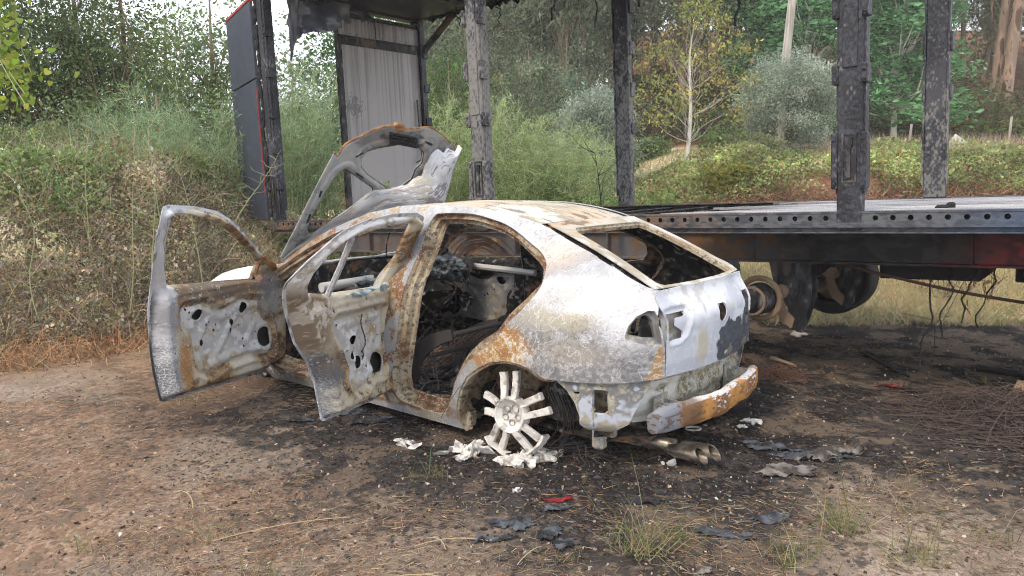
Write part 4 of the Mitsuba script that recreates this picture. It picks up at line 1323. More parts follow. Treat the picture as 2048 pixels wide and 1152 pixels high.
BON_OUT = [(0.729, 0.062), (0.664, 0.341), (0.596, 0.635), (0.531, 0.891), (0.504, 0.862), (0.458, 0.949), (0.34, 1.019), (0.239, 1.075), (0.113, 1.11), (0.03, 1.096), (-0.09, 1.097), (-0.277, 1.118), (-0.413, 1.074), (-0.634, 0.963), (-0.687, 0.935), (-0.676, 0.743), (-0.49, 0.574), (-0.262, 0.483), (-0.009, 0.421), (0.302, 0.201), (0.54, -0.003)]
BON_H1 = [(0.277, 0.845), (0.247, 0.899), (0.157, 0.927), (-0.063, 0.967), (-0.236, 0.95), (-0.315, 0.902), (-0.335, 0.822), (-0.288, 0.764), (-0.287, 0.683), (-0.206, 0.62), (-0.076, 0.599), (0.185, 0.729), (0.254, 0.782)]
BON_H2 = [(0.391, 0.755), (0.441, 0.728), (0.467, 0.665), (0.498, 0.581), (0.536, 0.443), (0.562, 0.303), (0.539, 0.246), (0.505, 0.233), (0.354, 0.358), (0.255, 0.432), (0.159, 0.519), (0.07, 0.595), (0.273, 0.696)]
bp = Polygon(BON_OUT).buffer(0)
h1, h2 = round_poly(BON_H1, .03), round_poly(BON_H2, .02).buffer(.004)


def bon_relief(u, v):
    pts = shapely.points(u, v)
    e = shapely.distance(pts, bp.exterior)
    d = np.minimum(shapely.distance(pts, h1), shapely.distance(pts, h2))
    n = .006 * np.clip(e / .010, 0, 1) - .020 * np.exp(-(d / .009) ** 2) + .008 * np.clip((d - .022) / .008, 0, 1) - .010 * np.clip((d - .060) / .010, 0, 1)
    n = n + .008 * (meshkit.fbm(np.stack([u * 6, v * 6, 0 * u], -1), 4, 6) - .5) + .012 * np.cos(u * 2.2)
    return bon(u, v, n)


m, uv = panel(bp.difference(h1).difference(h2), bon_relief, .0085, .005)
BONNET = add('bonnet', CM(m), 'car_bonnet', CAR, True, uv, label='raised bonnet frame with two large openings and rusty edge')
for hh in (h1, h2):
    q = np.array(shapely.segmentize(hh.buffer(.004).exterior, .02).coords)
    add('hole_lip', CM(MB().tube(bon_relief(q[:, 0], q[:, 1]) + [-.006, 0, -.003], .005, 5, False).mesh()), 'car_soot', BONNET, 40)
for (u0_, v0_, u1_, v1_) in [(.22, .70, .30, .74), (.34, .86, .30, .90), (-.36, .98, -.28, 1.0), (-.44, .80, -.42, .86), (.56, .55, .555, .60), (.60, .35, .595, .42)]:
    a_, b_ = bon_relief(np.array([u0_, u1_]), np.array([v0_, v1_]))
    add('slot', CM(MB().tube([a_ + [-.002, 0, 0], b_ + [-.002, 0, 0]], .009, 8).mesh()), 'black', BONNET, 40)
mb = MB()
for k in range(4):
    mb.put(*MB().box((-.18, 0, -.012), (.10, .022, .012), None, .003).mesh())
    mb.v[-1] = bon(mb.v[-1][:, 0] - .02 + .01 * k, .975 + .024 * k + .5 * mb.v[-1][:, 1] + .12 * mb.v[-1][:, 0], mb.v[-1][:, 2] + .035)
add('lock_plate', CM(mb.mesh()), 'black', BONNET)
B['hem_rust'] = surface(lambda p, n, uv: mix((.36, .17, .055), (.16, .085, .045), smoothstep(.35, .65, fbm(p.x * 20, p.y * 20, p.z * 20, 3))), 0.8, tiny, 0.004)
hem = np.array([q for q in BON_OUT[3:15]])
hm_ = smooth_line(np.c_[hem, 0 * hem[:, 0]], 70)
mb = MB().tube(CW(bon_relief(hm_[:, 0], hm_[:, 1] - .002)), .0065 + .003 * np.random.default_rng(4).random(70), 6)
add('hem', mb.mesh(), 'hem_rust', BONNET, 40, label='rusty front hem of the bonnet')
mb = MB().box((-.055, .985, -.02), (.035, 1.045, .03), None, .012)
v, f = mb.mesh()
add('latch', CM((bon(v[:, 0] + .03, v[:, 1] + .085, v[:, 2]), f)), 'hem_rust', BONNET, 30)
# the outer skin, peeled and hanging towards the windscreen
SK_UP = np.array([(2.124, 0.727, 1.032), (2.04, 0.552, 1.19), (1.98, 0.38, 1.303), (1.939, 0.287, 1.359), (1.869, 0.165, 1.468), (1.837, 0.126, 1.507), (1.821, -0.004, 1.517), (1.807, -0.156, 1.543), (1.764, -0.302, 1.623), (1.721, -0.32, 1.704), (1.68, -0.429, 1.802), (1.699, -0.601, 1.81), (1.703, -0.662, 1.845)])
SK_LO = np.array([(2.129, 0.726, 0.979), (2.031, 0.566, 1.057), (1.935, 0.423, 1.152), (1.866, 0.28, 1.219), (1.798, 0.158, 1.283), (1.76, 0.086, 1.31), (1.735, 0.002, 1.337), (1.715, -0.103, 1.354), (1.706, -0.222, 1.37), (1.732, -0.364, 1.365), (1.774, -0.499, 1.37), (1.845, -0.652, 1.408), (1.741, -0.697, 1.773)])
A_, B_ = smooth_line(SK_UP, 90), smooth_line(SK_LO, 90)
tt = np.linspace(0, 1, 16)
U, W = np.meshgrid(np.linspace(0, 1, 90), tt, indexing='ij')
P = A_[:, None] * (1 - tt)[None, :, None] + B_[:, None] * tt[None, :, None]
P = P + (np.sin(np.pi * tt)[None, :] * (.03 + .09 * U))[..., None] * np.array([-.8, .5, .1])
rag = (meshkit.fbm(np.stack([U[:, 0] * 26, 0 * U[:, 0], 0 * U[:, 0]], -1), 4, 3) - .5) * .10 * np.clip((U[:, 0] - .55) * 5, 0, 1)
P = P + (rag[:, None] * (1 - tt)[None, :] ** 2)[..., None] * np.array([0, 0, 1.0])
P = P + ((meshkit.fbm(np.stack([U * 9, W * 4, 0 * U], -1), 4, 7) - .5) * .05)[..., None] * np.array([-1, .3, .3])
idx = np.arange(90 * 16).reshape(90, 16)
Fq = np.stack([idx[:-1, :-1], idx[1:, :-1], idx[1:, 1:], idx[:-1, 1:]], -1).reshape(-1, 4)
Q = P + np.array([.008, 0, .0])
mbv = np.vstack([P.reshape(-1, 3), Q.reshape(-1, 3)])
uvp = np.stack([U.ravel(), W.ravel()], 1)
add('outer_skin', CM((mbv, np.vstack([Fq, Fq[:, ::-1] + 1440]))), 'car_bonnetskin', BONNET, True, np.vstack([uvp, uvp]), label='peeled bonnet skin, white at its right end')

# ---------------------------------------------------------------- wheel: cast rim with five split spokes, half melted, leaning in the arch
def rim(center, lean_deg, yaw_deg, spin, name, melted=True):
    M = rot_z(yaw_deg) @ np.array([[1, 0, 0], [0, math.cos(math.radians(lean_deg)), -math.sin(math.radians(lean_deg))], [0, math.sin(math.radians(lean_deg)), math.cos(math.radians(lean_deg))]])

    def put(v):   # local: x, z in the wheel's plane, y outwards
        return CW(np.asarray(v) @ M.T + center)
    key = key_free(CAR + '__' + name)
    # hub dish
    prof = [(.0, .004), (.040, .004), (.052, .008), (.074, .020), (.086, .040), (.094, .043), (.099, .034), (.099, -.02), (.0, -.02)]
    a = np.linspace(0, 2 * np.pi, 41)[:-1]
    V, F_ = [], []
    for r, y in prof:
        V.append(np.stack([r * np.cos(a), y + 0 * a, r * np.sin(a)], 1))
    i = np.arange(40)
    j = (i + 1) % 40
    for k in range(len(prof) - 1):
        F_.append(np.stack([k * 40 + i, k * 40 + j, k * 40 + 40 + j, k * 40 + 40 + i], 1))
    scene[key] = mikit.ply((put(np.vstack(V)), np.vstack(F_)), 'alloy_ash', smooth=35)
    for q in range(5):
        for tw in (-1, 1):
            ang = math.radians(spin + q * 72)
            L = .205
            if melted:
                L = [.232, .228, .215, .240, .180][q] + (.004, .012, .020, -.012, .012)[q] * tw
            ts = np.linspace(0, 1, 12)
            rows = []
            for t in ts:
                r = .088 + (L - .088) * t
                w = .0185 + .003 * t
                y0 = .040 - .020 * t - .01 * math.sin(t * 3) - (.03 * t * t if q in (2, 3) else 0)
                off = tw * .016 * (1 - t) ** 2 - tw * .006 * t
                for (dw, dy) in ((-w, -.012), (-w * .92, .0), (-w * .75, .004), (w * .75, .004), (w * .92, .0), (w, -.012), (w * .8, -.03), (-w * .8, -.03)):
                    rows.append((r, dw + tw * (.031 + .012 * t), y0 + dy))
            rows = np.array(rows)
            x = rows[:, 0] * math.cos(ang) - rows[:, 1] * math.sin(ang)
            z = rows[:, 0] * math.sin(ang) + rows[:, 1] * math.cos(ang)
            V = np.stack([x, rows[:, 2], z], 1)
            V = V + .005 * (meshkit.noise(V * 40) - .5)[:, None]
            F_ = []
            for k in range(11):
                for e in range(8):
                    F_.append((k * 8 + e, k * 8 + (e + 1) % 8, k * 8 + 8 + (e + 1) % 8, k * 8 + 8 + e))
            V = np.vstack([V, V[-8:].mean(0)])
            F3 = [(F[0], F[1], F[2]) for F in F_] + [(F[0], F[2], F[3]) for F in F_] + [(88 + e, 88 + (e + 1) % 8, 96) for e in range(8)]
            add('spoke', (put(V), np.array(F3)), 'alloy_ash', key, 28)
    mb = MB()
    for q in range(5):
        ang = math.radians(spin + 36 + q * 72)
        c = np.array([.042 * math.cos(ang), .006, .042 * math.sin(ang)])
        r = .017 if q else .022
        rr = np.stack([c[0] + r * np.cos(a), c[1] + .012 + 0 * a, c[2] + r * np.sin(a)], 1)
        r2 = np.stack([c[0] + r * .9 * np.cos(a), c[1] - .004 + 0 * a, c[2] + r * .9 * np.sin(a)], 1)
        mb.put(put(np.vstack([rr, r2, [c + [0, -.004, 0]]])), np.vstack([np.stack([i, j, 40 + j], 1), np.stack([i, 40 + j, 40 + i], 1), np.stack([40 + i, 40 + j, 0 * i + 80], 1)]))
    add('bolt_seat', mb.mesh(), 'bolt_hole', key, 30)
    # what is left of the barrel: two arcs
    for (t0, t1) in ((200, 268), (275, 318)):
        th = np.radians(np.linspace(t0, t1, 26))
        wob = .012 * np.sin(np.linspace(0, 11, 26))
        V = []
        for k, t in enumerate(th):
            for r, y in ((.226 + wob[k] * .3, .03), (.232, -.02 - .02 * abs(math.sin(k * .9))), (.220, -.02 - .02 * abs(math.sin(k * .9))), (.213, .03)):
                V.append((r * math.cos(t), y, r * math.sin(t)))
        F_ = [(k * 4 + e, k * 4 + (e + 1) % 4, k * 4 + 4 + (e + 1) % 4, k * 4 + 4 + e) for k in range(25) for e in range(4)]
        add('barrel_piece', (put(np.array(V)), np.array(F_)), 'alloy_ash', key, 40)
    return key


WH = rim(np.array([-.005, .815, .330]), 4, 5, 84, 'rear_wheel')
labels[WH] = {'label': 'half melted white alloy wheel under the rear arch'}
mb = MB()
mb.tube(CW([(-.02, .74, .33), (-.02, .60, .33)]), [.085, .085], 20).tube(CW([(0, .62, .30), (.0, -.62, .30)]), .04, 10).tube(CW([(.05, .60, .30), (.55, .52, .33)]), [.05, .04], 8)
mb.tube(CW([(-.02, .70, .34), (-.02, .67, .34)]), [.10, .10], 24)
add('brake', mb.mesh(), 'brake_rust', CAR, 30)
mb = MB()
rng = np.random.default_rng(12)
for k in range(50):
    r = rng.uniform(.20, .285)
    t0 = rng.uniform(-.95, -.2) if k < 44 else rng.uniform(2.9, 3.4)
    th = np.linspace(t0 + rng.uniform(.9, 1.9) * (1 if k < 44 else -.6), t0, 14)
    y = .64 + rng.uniform(-.12, .10) + .03 * np.sin(th * 3)
    mb.tube(CW(np.stack([-.02 - r * np.cos(th), y, np.maximum(.34 + r * np.sin(th), .125)], 1)), .0022, 3, False)
add('tyre_wires', mb.mesh(), 'wire_dark', CAR, 40, kind='stuff', label='bare steel wires of the burnt tyre')
# front wheel stumps under the wings
for sg in (1, -1):
    mb = MB().tube(CW([(2.51, sg * .74, .30), (2.51, sg * .58, .30)]), [.19, .19], 20)
    add('front_hub', mb.mesh(), 'car_soot', CAR, 30)
# ---------------------------------------------------------------- the burnt trailer
TRAIL = thing('burnt_trailer', 'long burnt curtain-side trailer with bare posts behind the car', 'trailer')
S_END = 10.6
S_POST = [3.193, 6.313, 9.45]
W_, HT = 2.508, 2.533


def uv_tr(v):
    return np.stack([v[:, 0], v[:, 2]], 1)


def tadd(name, mb, bsdf, parent=TRAIL, smooth=False, **k):
    v, f = mb.mesh()
    uv = None
    if smooth is False or smooth is True:
        if smooth is False:   # own vertices per face keep uv and flat faces
            v, f = v[f].reshape(-1, 3), np.arange(f.size).reshape(-1, 3)
        uv = uv_tr(v)
    return add(name, (TW(v), f), bsdf, parent, smooth, uv, **k)


# side rails: a web with round holes, a top flange and a stepped lower lip
for side, t0, sg in (('near', 0.0, 1), ('far', W_, -1)):
    web = shapely.box(0, -.068, S_END, -.004)
    n = 0
    hs = []
    for k in range(int(S_END / .1)):
        hs.append(Point(.07 + .1 * k, -.036).buffer(.017, quad_segs=3))
    web = web.difference(shapely.union_all(hs)) if side == 'near' else web
    v, f = extrude(web, .008)
    v = np.stack([v[:, 0], t0 + sg * v[:, 2], v[:, 1]], 1)
    mb = MB().put(v, f)
    mb.box((0, min(t0 + sg * -.004, t0 + sg * .07), -.006), (S_END, max(t0 + sg * -.004, t0 + sg * .07), .006))
    mb.box((0, min(t0 - sg * .022, t0 + sg * .03), -.074), (S_END, max(t0 - sg * .022, t0 + sg * .03), -.064))
    mb.box((0, min(t0 - sg * .022, t0 - sg * .014), -.095), (S_END, max(t0 - sg * .022, t0 - sg * .014), -.0745))
    mb.box((0, min(t0 + sg * .012, t0 + sg * .03), -.124), (S_END, max(t0 + sg * .012, t0 + sg * .03), -.0745))
    mb.box((0, min(t0 - sg * .01, t0 + sg * .06), -.132), (S_END, max(t0 - sg * .01, t0 + sg * .06), -.1245))
    rl_ = tadd('side_rail', mb, 'trailer_rail')
    mb = MB().box((0, min(t0 + sg * .03, t0 + sg * .036), -.07), (S_END, max(t0 + sg * .03, t0 + sg * .036), -.006))
    tadd('rail_back', mb, 'black', rl_)
# deck: boards on the right part, bare cross members on the left where it burnt through
for k in range(12):
    a, b = .075 + k * .1965, .075 + (k + 1) * .1965 - .006
    s0 = 4.75 + .9 * float(meshkit.noise(np.array([[k * .8, 0, 0]]), 4)[0])
    poly = Polygon([(s0, a), (s0 + .25, a + .06), (s0 - .1, (a + b) / 2), (s0 + .2, b), (S_END, b), (S_END, a)])
    v, f = extrude(poly, .018)
    v[:, 2] -= .020 + .002 * math.sin(k * 5)
    v, f = v[f].reshape(-1, 3), np.arange(f.size).reshape(-1, 3)
    add('plank', (TW(v), f), 'deck_top', TRAIL, False, v[:, :2] * [1, 1])
for k in range(24):
    s = .15 + k * .45
    mb = MB().box((s, .04, -.10), (s + .05, W_ - .04, -.092)).box((s, .04, -.092), (s + .006, W_ - .04, -.032)).box((s, .04, -.032), (s + .05, W_ - .04, -.026))
    tadd('cross_member', mb, 'trailer_steel')
for t in (.65, 1.86):
    mb = MB()
    mb.box((.2, t + .03, -.385), (S_END, t + .042, -.15)).box((.2, t - .04, -.40), (S_END, t + .11, -.385)).box((.2, t - .03, -.15), (S_END, t + .10, -.136))
    bm = tadd('main_beam', mb, 'trailer_beam')
    for s in (.9, 2.0, 3.05, 4.1, 5.42, 6.9):
        mb = MB().box((s, t - .03, -.384), (s + .012, t + .03, -.151))
        tadd('stiffener', mb, 'trailer_beam', bm)
    for k, s in enumerate((2.2, 2.36, 2.75, 4.38, 4.5, 3.3)):
        mb = MB().tube([(s, t + .031, -.20 - .03 * (k % 3)), (s, t + .022, -.20 - .03 * (k % 3))], .024 if k % 2 else .03, 14)
        tadd('boss', mb, 'trailer_rust', bm, 30)


def post(s, t, sg, h0, top, lower_pale, name='post', sockets=(), w=.075, burnt=0.0):
    """A stanchion on the side at s, t; sg: +1 near side (its face looks out towards -t), -1 far side."""
    mb = MB()
    mb.box((-w, -.045, h0), (w, .045, top), None, .008)
    mb.box((-w - .012, -.02, .12), (-w + .002, .058, top - .02)).box((w - .002, -.02, .12), (w + .012, .058, top - .02))
    mb.box((-w + .03, -.055, .9), (w - .03, -.0445, top - .04), None, .004)
    v, f = mb.mesh()
    v, f = v[f].reshape(-1, 3), np.arange(f.size).reshape(-1, 3)
    v[:, 1] *= sg
    v = v + [s, t, 0]
    uv = np.stack([np.full(len(v), lower_pale), v[:, 2] + burnt], 1)
    key = add(name, (TW(v), f), 'trailer_post', TRAIL, False, uv)
    for (a, b) in sockets:
        for side in (-1, 1):
            mb = MB().box((side * (w + .012) - .019, -.066, a), (side * (w + .012) + .019, .03, b), None, .006)
            mb.box((side * (w + .012) - .012, -.078, a + .02), (side * (w + .012) + .012, -.0655, a + .045)).box((side * (w + .012) - .012, -.078, b - .045), (side * (w + .012) + .012, -.0655, b - .02))
            v, f = mb.mesh()
            v, f = v[f].reshape(-1, 3), np.arange(f.size).reshape(-1, 3)
            v[:, 1] *= sg
            v = v + [s, t, 0]
            add('lath_pocket', (TW(v), f), 'trailer_post', key, False, np.stack([np.full(len(v), lower_pale * .6), v[:, 2] + burnt], 1))
    if sg:
        # latch lever in its recess near the foot
        fr = Polygon([(-.045, .19), (.045, .19), (.045, .50), (-.045, .50)]).difference(Polygon([(-.033, .202), (.033, .202), (.033, .488), (-.033, .488)]))
        v, f = extrude(fr, .008)
        mb = MB().put(np.stack([v[:, 0], -.045 - v[:, 2], v[:, 1]], 1), f)
        lev = round_poly([(-.022, .47), (.022, .47), (.022, .43), (.010, .40), (.012, .22), (-.012, .22), (-.010, .40), (-.022, .43)], .004)
        v, f = extrude(lev, .016)
        mb.put(np.stack([v[:, 0], -.0455 - v[:, 2], v[:, 1]], 1), f)
        v, f = mb.mesh()
        v[:, 1] *= sg
        v = v + [s, t, 0]
        add('latch', (TW(v), f), 'trailer_steel', key)
    return key


SOCK = [(.15, .50), (.80, .92), (1.20, 1.36), (1.66, 1.80), (2.1, 2.24)]
PALE_ = {0: (1.25, .25), 1: (0.12, .95), 2: (.1, .2)}
for k, s in enumerate(S_POST):
    post(s, 0.035, 1, -.115, HT, [1.7, .10, .15][k], sockets=SOCK)
    post(s + .02, W_ - .035, -1, .006, HT, [.95, .8, .3][k], sockets=[(a + .05 * k, b + .05 * k) for a, b in SOCK[1:]], w=.085, burnt=[0, .85, 1.2][k])
# rear corner posts: deeper, ragged with burnt seals
for t, sg in ((.05, 1), (W_ - .05, -1)):
    key = post(0.04, t, sg, -.13, HT + .02, .1, 'corner_post', [(a, b) for a, b in [(.35, .44), (.75, .84), (1.15, 1.27), (1.6, 1.72), (2.05, 2.2)]], w=.07)
    rng = np.random.default_rng(int(t * 10))
    mb = MB()
    hh = np.linspace(.05, HT, 60)
    mb.tube(np.stack([-.05 + .018 * np.sin(hh * 11) + rng.normal(0, .006, 60), t - sg * .05 + rng.normal(0, .008, 60), hh], 1), .016 + .010 * rng.random(60), 6)
    tadd('burnt_seal', mb, 'black', key, 40)
# rear doors: the far one closed and grey, the near one swung out and blue
v, f = MB().box((.03, 1.065, .09), (.058, W_ - .10, 2.20)).mesh()
v, f = v[f].reshape(-1, 3), np.arange(f.size).reshape(-1, 3)
key = add('rear_door', (TW(v), f), 'trailer_door', TRAIL, False, v[:, 1:3], label='closed bare grey rear door')
mb = MB()
v, f = mb.box((.025, 1.06, 2.212), (.07, W_ - .09, 2.43), None, .006).mesh()
v, f = v[f].reshape(-1, 3), np.arange(f.size).reshape(-1, 3)
add('header_panel', (TW(v), f), 'trailer_door', key, False, v[:, 1:3] + [.3, 0])
mb = MB().box((.058, 1.062, .09), (.075, 1.10, 2.2)).box((.058, 1.11, 2.10), (.072, W_ - .11, 2.195)).box((.02, 1.04, 2.44), (.09, W_ - .08, 2.475)).box((.02, 1.035, .07), (.075, 1.0615, 2.43)).box((.058, 1.062, 2.2), (.08, W_ - .1, 2.2115))
tadd('door_frame', mb, 'trailer_steel', key)
mb = MB()
for k in range(12):
    for h in (2.118, 2.178, 2.235, 2.41):
        mb.tube([(.07, 1.14 + k * .105, h), (.0765, 1.14 + k * .105, h)], .006, 6)
tadd('rivet', mb, 'black', key, 30)
mb = MB().tube(smooth_line([(.10, 1.62, 2.43), (.11, 1.63, 2.3), (.10, 1.62, 2.2)], 8), .008, 5)
tadd('door_cable', mb, 'wire_dark', key, 40)
mb = MB().tube(smooth_line([(.09, 2.31, 1.5), (.10, 2.315, 1.0), (.12, 2.31, .72), (.10, 2.22, .66)], 14), .011, 6)
tadd('door_cable', mb, 'wire_dark', key, 40)
a = np.array([-.53, .85, 0])
a3 = TR_M.T @ a
a3[2] = 0
a3 /= np.linalg.norm(a3)
nrm = np.array([-a3[1], a3[0], 0])


def dl(u, n, h):
    return np.array([-.05, -.03, 0]) + np.multiply.outer(u, a3) + np.multiply.outer(n, nrm) + np.multiply.outer(h, [0, 0, 1.0])


mb = MB()
for lo, hi in (((.03, -.02, 1.62), (1.22, .02, 2.46)), ((.03, -.018, .02), (1.22, .018, 1.605))):
    b = MB().box(lo, hi, None, .006)
    v, f = b.mesh()
    mb.put(dl(v[:, 0], v[:, 1], v[:, 2]), f)
key = tadd('rear_door', mb, 'trailer_blue', label='near rear door swung open, dark blue with a red edge')
for lo, hi in (((.03, -.026, 2.462), (1.22, .026, 2.49)), ((.026, .006, .3), (.032, .0185, 1.5))):
    v, f = MB().box(lo, hi).mesh()
    tadd('red_strip', MB().put(dl(v[:, 0], v[:, 1], v[:, 2]), f), 'trailer_red', key)
# roof: burnt sheet on cant rails, ragged towards the front
rp_ = Polygon([(0, 0), (0, W_), (5.2, W_), (5.6, 2.1), (5.0, 1.5), (5.7, .9), (5.1, .3), (5.4, 0)])
v, f = extrude(rp_, .02)
mb = MB().put(v + [0, 0, HT + .03], f)
mb.box((0, -.02, HT + .02), (S_END, .06, HT + .10)).box((0, W_ - .06, HT + .02), (S_END, W_ + .02, HT + .10)).box((-.05, -.02, HT), (.06, W_ + .02, HT + .12))
rk = tadd('roof', mb, 'roof_sheet')
for s in (1.1, 2.15, 3.2, 4.25):
    mb = MB().box((s, .06, HT - .012), (s + .05, W_ - .06, HT + .028))
    tadd('roof_bow', mb, 'trailer_steel', rk)
rng = np.random.default_rng(77)
for k, (s, t, L) in enumerate([(1.4, W_, .30), (2.3, W_, .35), (2.9, W_, .55), (3.4, W_ - .1, .42), (.9, W_ - .2, .25), (2.0, .5, .35), (3.0, 1.2, .3), (4.6, W_, .8), (2.6, W_, .2)]):
    P_ = np.array([(s, t, HT + .04)]) + np.cumsum(np.r_[[[0, 0, 0]], np.stack([rng.normal(0, .02, 9), rng.normal(0, .02, 9), np.full(9, -L / 9)], 1)], 0)
    mb = MB().tube(P_, np.linspace(.010, .016, 10) if k % 2 else .008, 5)
    tadd('hanging_strip', mb, 'black', rk, 40)
mb = MB().tube([(.05, W_ - .05, 2.1), (.7, W_ + .0, HT + .05)], .045, 8)
tadd('roof_brace', mb, 'trailer_steel', rk, 40)
# ragged remains along the far cant rail
rng = np.random.default_rng(3)
ss = np.linspace(.2, 4.4, 90)
V = np.vstack([np.stack([ss, 0 * ss + W_, 0 * ss + HT + .03], 1), np.stack([ss, 0 * ss + W_ - .03, HT + .01 - .09 * rng.random(90) ** 2], 1)])
i = np.arange(89)
mb = MB().put(V, np.stack([i, i + 1, i + 91, i + 90], 1))
tadd('burnt_edge', mb, 'black', rk)


# axle hangers, arms, drums and wheels
def plate(poly, t, th, bs, name, parent, bev=None):
    v, f = extrude(poly, th)
    mb = MB().put(np.stack([v[:, 0], t + v[:, 2], v[:, 1]], 1), f)
    return tadd(name, mb, bs, parent)


AX = [5.54, 4.23, 2.92]
for ai, s in enumerate(AX):
    for t, sg in ((.62, 1), (1.88, -1)):
        hg = Polygon([(s + .02, -.40), (s + .33, -.40), (s + .34, -.66), (s + .30, -.80), (s + .25, -.93), (s + .17, -.90), (s + .16, -.74), (s + .07, -.62)])
        hk = plate(hg, t, .014, 'trailer_steel', 'axle_hanger', TRAIL)
        mb = MB().box((s + .17, t - .0, -.90), (s + .27, t + .13, -.55), None, .01).box((s + .05, t + .0145, -.62), (s + .30, t + .12, -.40))
        tadd('hanger_box', mb, 'trailer_steel', hk)
        v, f = extrude(hg, .012)
        mb = MB().put(np.stack([v[:, 0], t + .12 + v[:, 2], v[:, 1]], 1), f)
        tadd('hanger_cheek', mb, 'trailer_steel', hk)
        mb = MB().tube([(s + .12, t - .04, -.62), (s + .12, t + .17, -.62)], [.055, .055], 14).tube([(s + .12, t - .06, -.62), (s + .12, t - .03, -.62)], .03, 8)
        tadd('pivot_bolt', mb, 'trailer_rust', hk, 30)
        arm = round_poly([(s + .19, -.58), (s + .10, -.56), (s - .02, -.66), (s - .20, -.70), (s - .42, -.62), (s - .44, -.69), (s - .22, -.80), (s + .02, -.80), (s + .16, -.70)], .015)
        plate(arm, t + .03, .06, 'trailer_rust', 'trailing_arm', TRAIL)
        lip = round_poly([(s + .06, -.66), (s + .13, -.66), (s + .16, -.76), (s + .22, -.82), (s + .20, -.90), (s + .12, -.84), (s + .08, -.76)], .008)
        plate(lip, t - .03, .02, 'trailer_rust', 'shackle', hk)
        a = np.linspace(0, 2 * np.pi, 25)
        mb = MB()
        mb.tube([(s, t - sg * .12, -.66), (s, t - sg * .30, -.66)], [.12, .115], 22).tube([(s, t - sg * .30, -.66), (s, t - sg * .36, -.66)], [.055, .05], 14)
        dk = tadd('brake_drum', mb, 'trailer_steel', TRAIL, 40)
        mb = MB()
        for q in range(5):
            mb.tube(np.stack([s + (.10 - .0 * q) * np.cos(a), np.full(25, t - sg * (.30 + .003 * (q % 2))) - .0 * a, -.66 + .10 * np.sin(a)], 1), .006 if q else .012, 5, False)
            break
        mb.tube(np.stack([s + .155 * np.cos(a), np.full(25, t - sg * .14), -.66 + .155 * np.sin(a)], 1), .022, 8, False)
        tadd('drum_ring', mb, 'trailer_rust', dk, 40)
    mb = MB().tube([(s, .45, -.70), (s, 2.05, -.70)], .06, 12)
    tadd('axle', mb, 'trailer_steel', TRAIL, 40)
    # far wheel still with its charred tyre
    prof = [(.22, 2.0), (.31, 2.0), (.335, 2.03), (.335, 2.30), (.31, 2.33), (.22, 2.33), (.21, 2.20)]
    a = np.linspace(0, 2 * np.pi, 37)[:-1]
    V = np.vstack([np.stack([s + .06 + r * np.cos(a), np.full(36, y), -.68 + r * np.sin(a)], 1) for r, y in prof])
    i = np.arange(36)
    j = (i + 1) % 36
    Fq = np.vstack([np.stack([k * 36 + i, k * 36 + j, k * 36 + 36 + j, k * 36 + 36 + i], 1) for k in range(len(prof) - 1)])
    wk = tadd('wheel', MB().put(V, Fq), 'black', TRAIL, 40)
    mb = MB().tube([(s + .06, 2.12, -.68), (s + .06, 2.24, -.68)], [.215, .215], 30)
    tadd('wheel_disc', mb, 'trailer_rust', wk, 40)
    mb = MB().tube([(s + .06, 2.04, -.68), (s + .06, 2.13, -.68)], [.11, .11], 20)
    tadd('hub', mb, 'trailer_steel', wk, 40)
# the near wheel of the middle axle: bare rim with burnt wires, seen through the car
a = np.linspace(.0, np.pi * 2, 40)
mb = MB()
rng = np.random.default_rng(8)
for k in range(26):
    r = rng.uniform(.30, .44)
    mb.tube(np.stack([3.0 + r * np.cos(a), .12 + rng.uniform(-.05, .2) + 0 * a, -.60 + r * np.sin(a)], 1), .004, 3, False)
tadd('tyre_wires', mb, 'wire_rust', TRAIL, 40, kind='stuff', label='steel wires of the burnt trailer tyre')
for s0, s1, t, hb in ((6.264, 6.92, .95, -.535), (7.1, 7.9, 1.1, -.55)):
    mb = MB().box((s0, t, hb), (s1, t + .7, -.404), None, .01)
    tadd('tool_box', mb, 'black', TRAIL)
for t in (.75, 1.75):
    mb = MB().box((7.22, t - .06, -.9), (7.36, t + .06, -.30), None, .01).box((7.25, t - .045, -1.18), (7.33, t + .045, -.9), None, .008).box((7.16, t - .12, -1.21), (7.42, t + .12, -1.18), None, .006)
    tadd('landing_leg', mb, 'trailer_rust', TRAIL)
mb = MB().tube(smooth_line([(5.95, .9, -.42), (6.3, .9, -.50), (6.9, .9, -.62), (7.6, .9, -.70)], 20), .012, 6)
tadd('air_pipe', mb, 'wire_rust', TRAIL, 40)
rng = np.random.default_rng(21)
for k, (s, t, L) in enumerate([(6.75, .9, .55), (6.95, .7, .40), (6.98, 1.2, .5), (6.7, .55, .7)]):
    P_ = np.array([(s, t, -.39)]) + np.cumsum(np.r_[[[0, 0, 0]], np.stack([rng.normal(-.006, .02, 12), rng.normal(0, .012, 12), np.full(12, -L / 12)], 1)], 0)
    mb = MB().tube(P_, .004 + .003 * rng.random(13), 5)
    for _ in range(3):
        q = P_[rng.integers(3, 11)]
        mb.tube(np.array([q, q + rng.normal(0, .05, 3), q + rng.normal(0, .09, 3) - [0, 0, .05]]), .0022, 4)
    tadd('hanging_cable', mb, 'black', TRAIL, 40)
mb = MB().box((6.72, .42, -.012), (6.80, .50, .02), None, .012).box((6.78, .45, -.01), (6.83, .49, .035), None, .01)
tag_ = add('charred_lump', TMesh(mb), 'black', None, label='small black charred lump lying on the trailer deck', cat='charred lump')

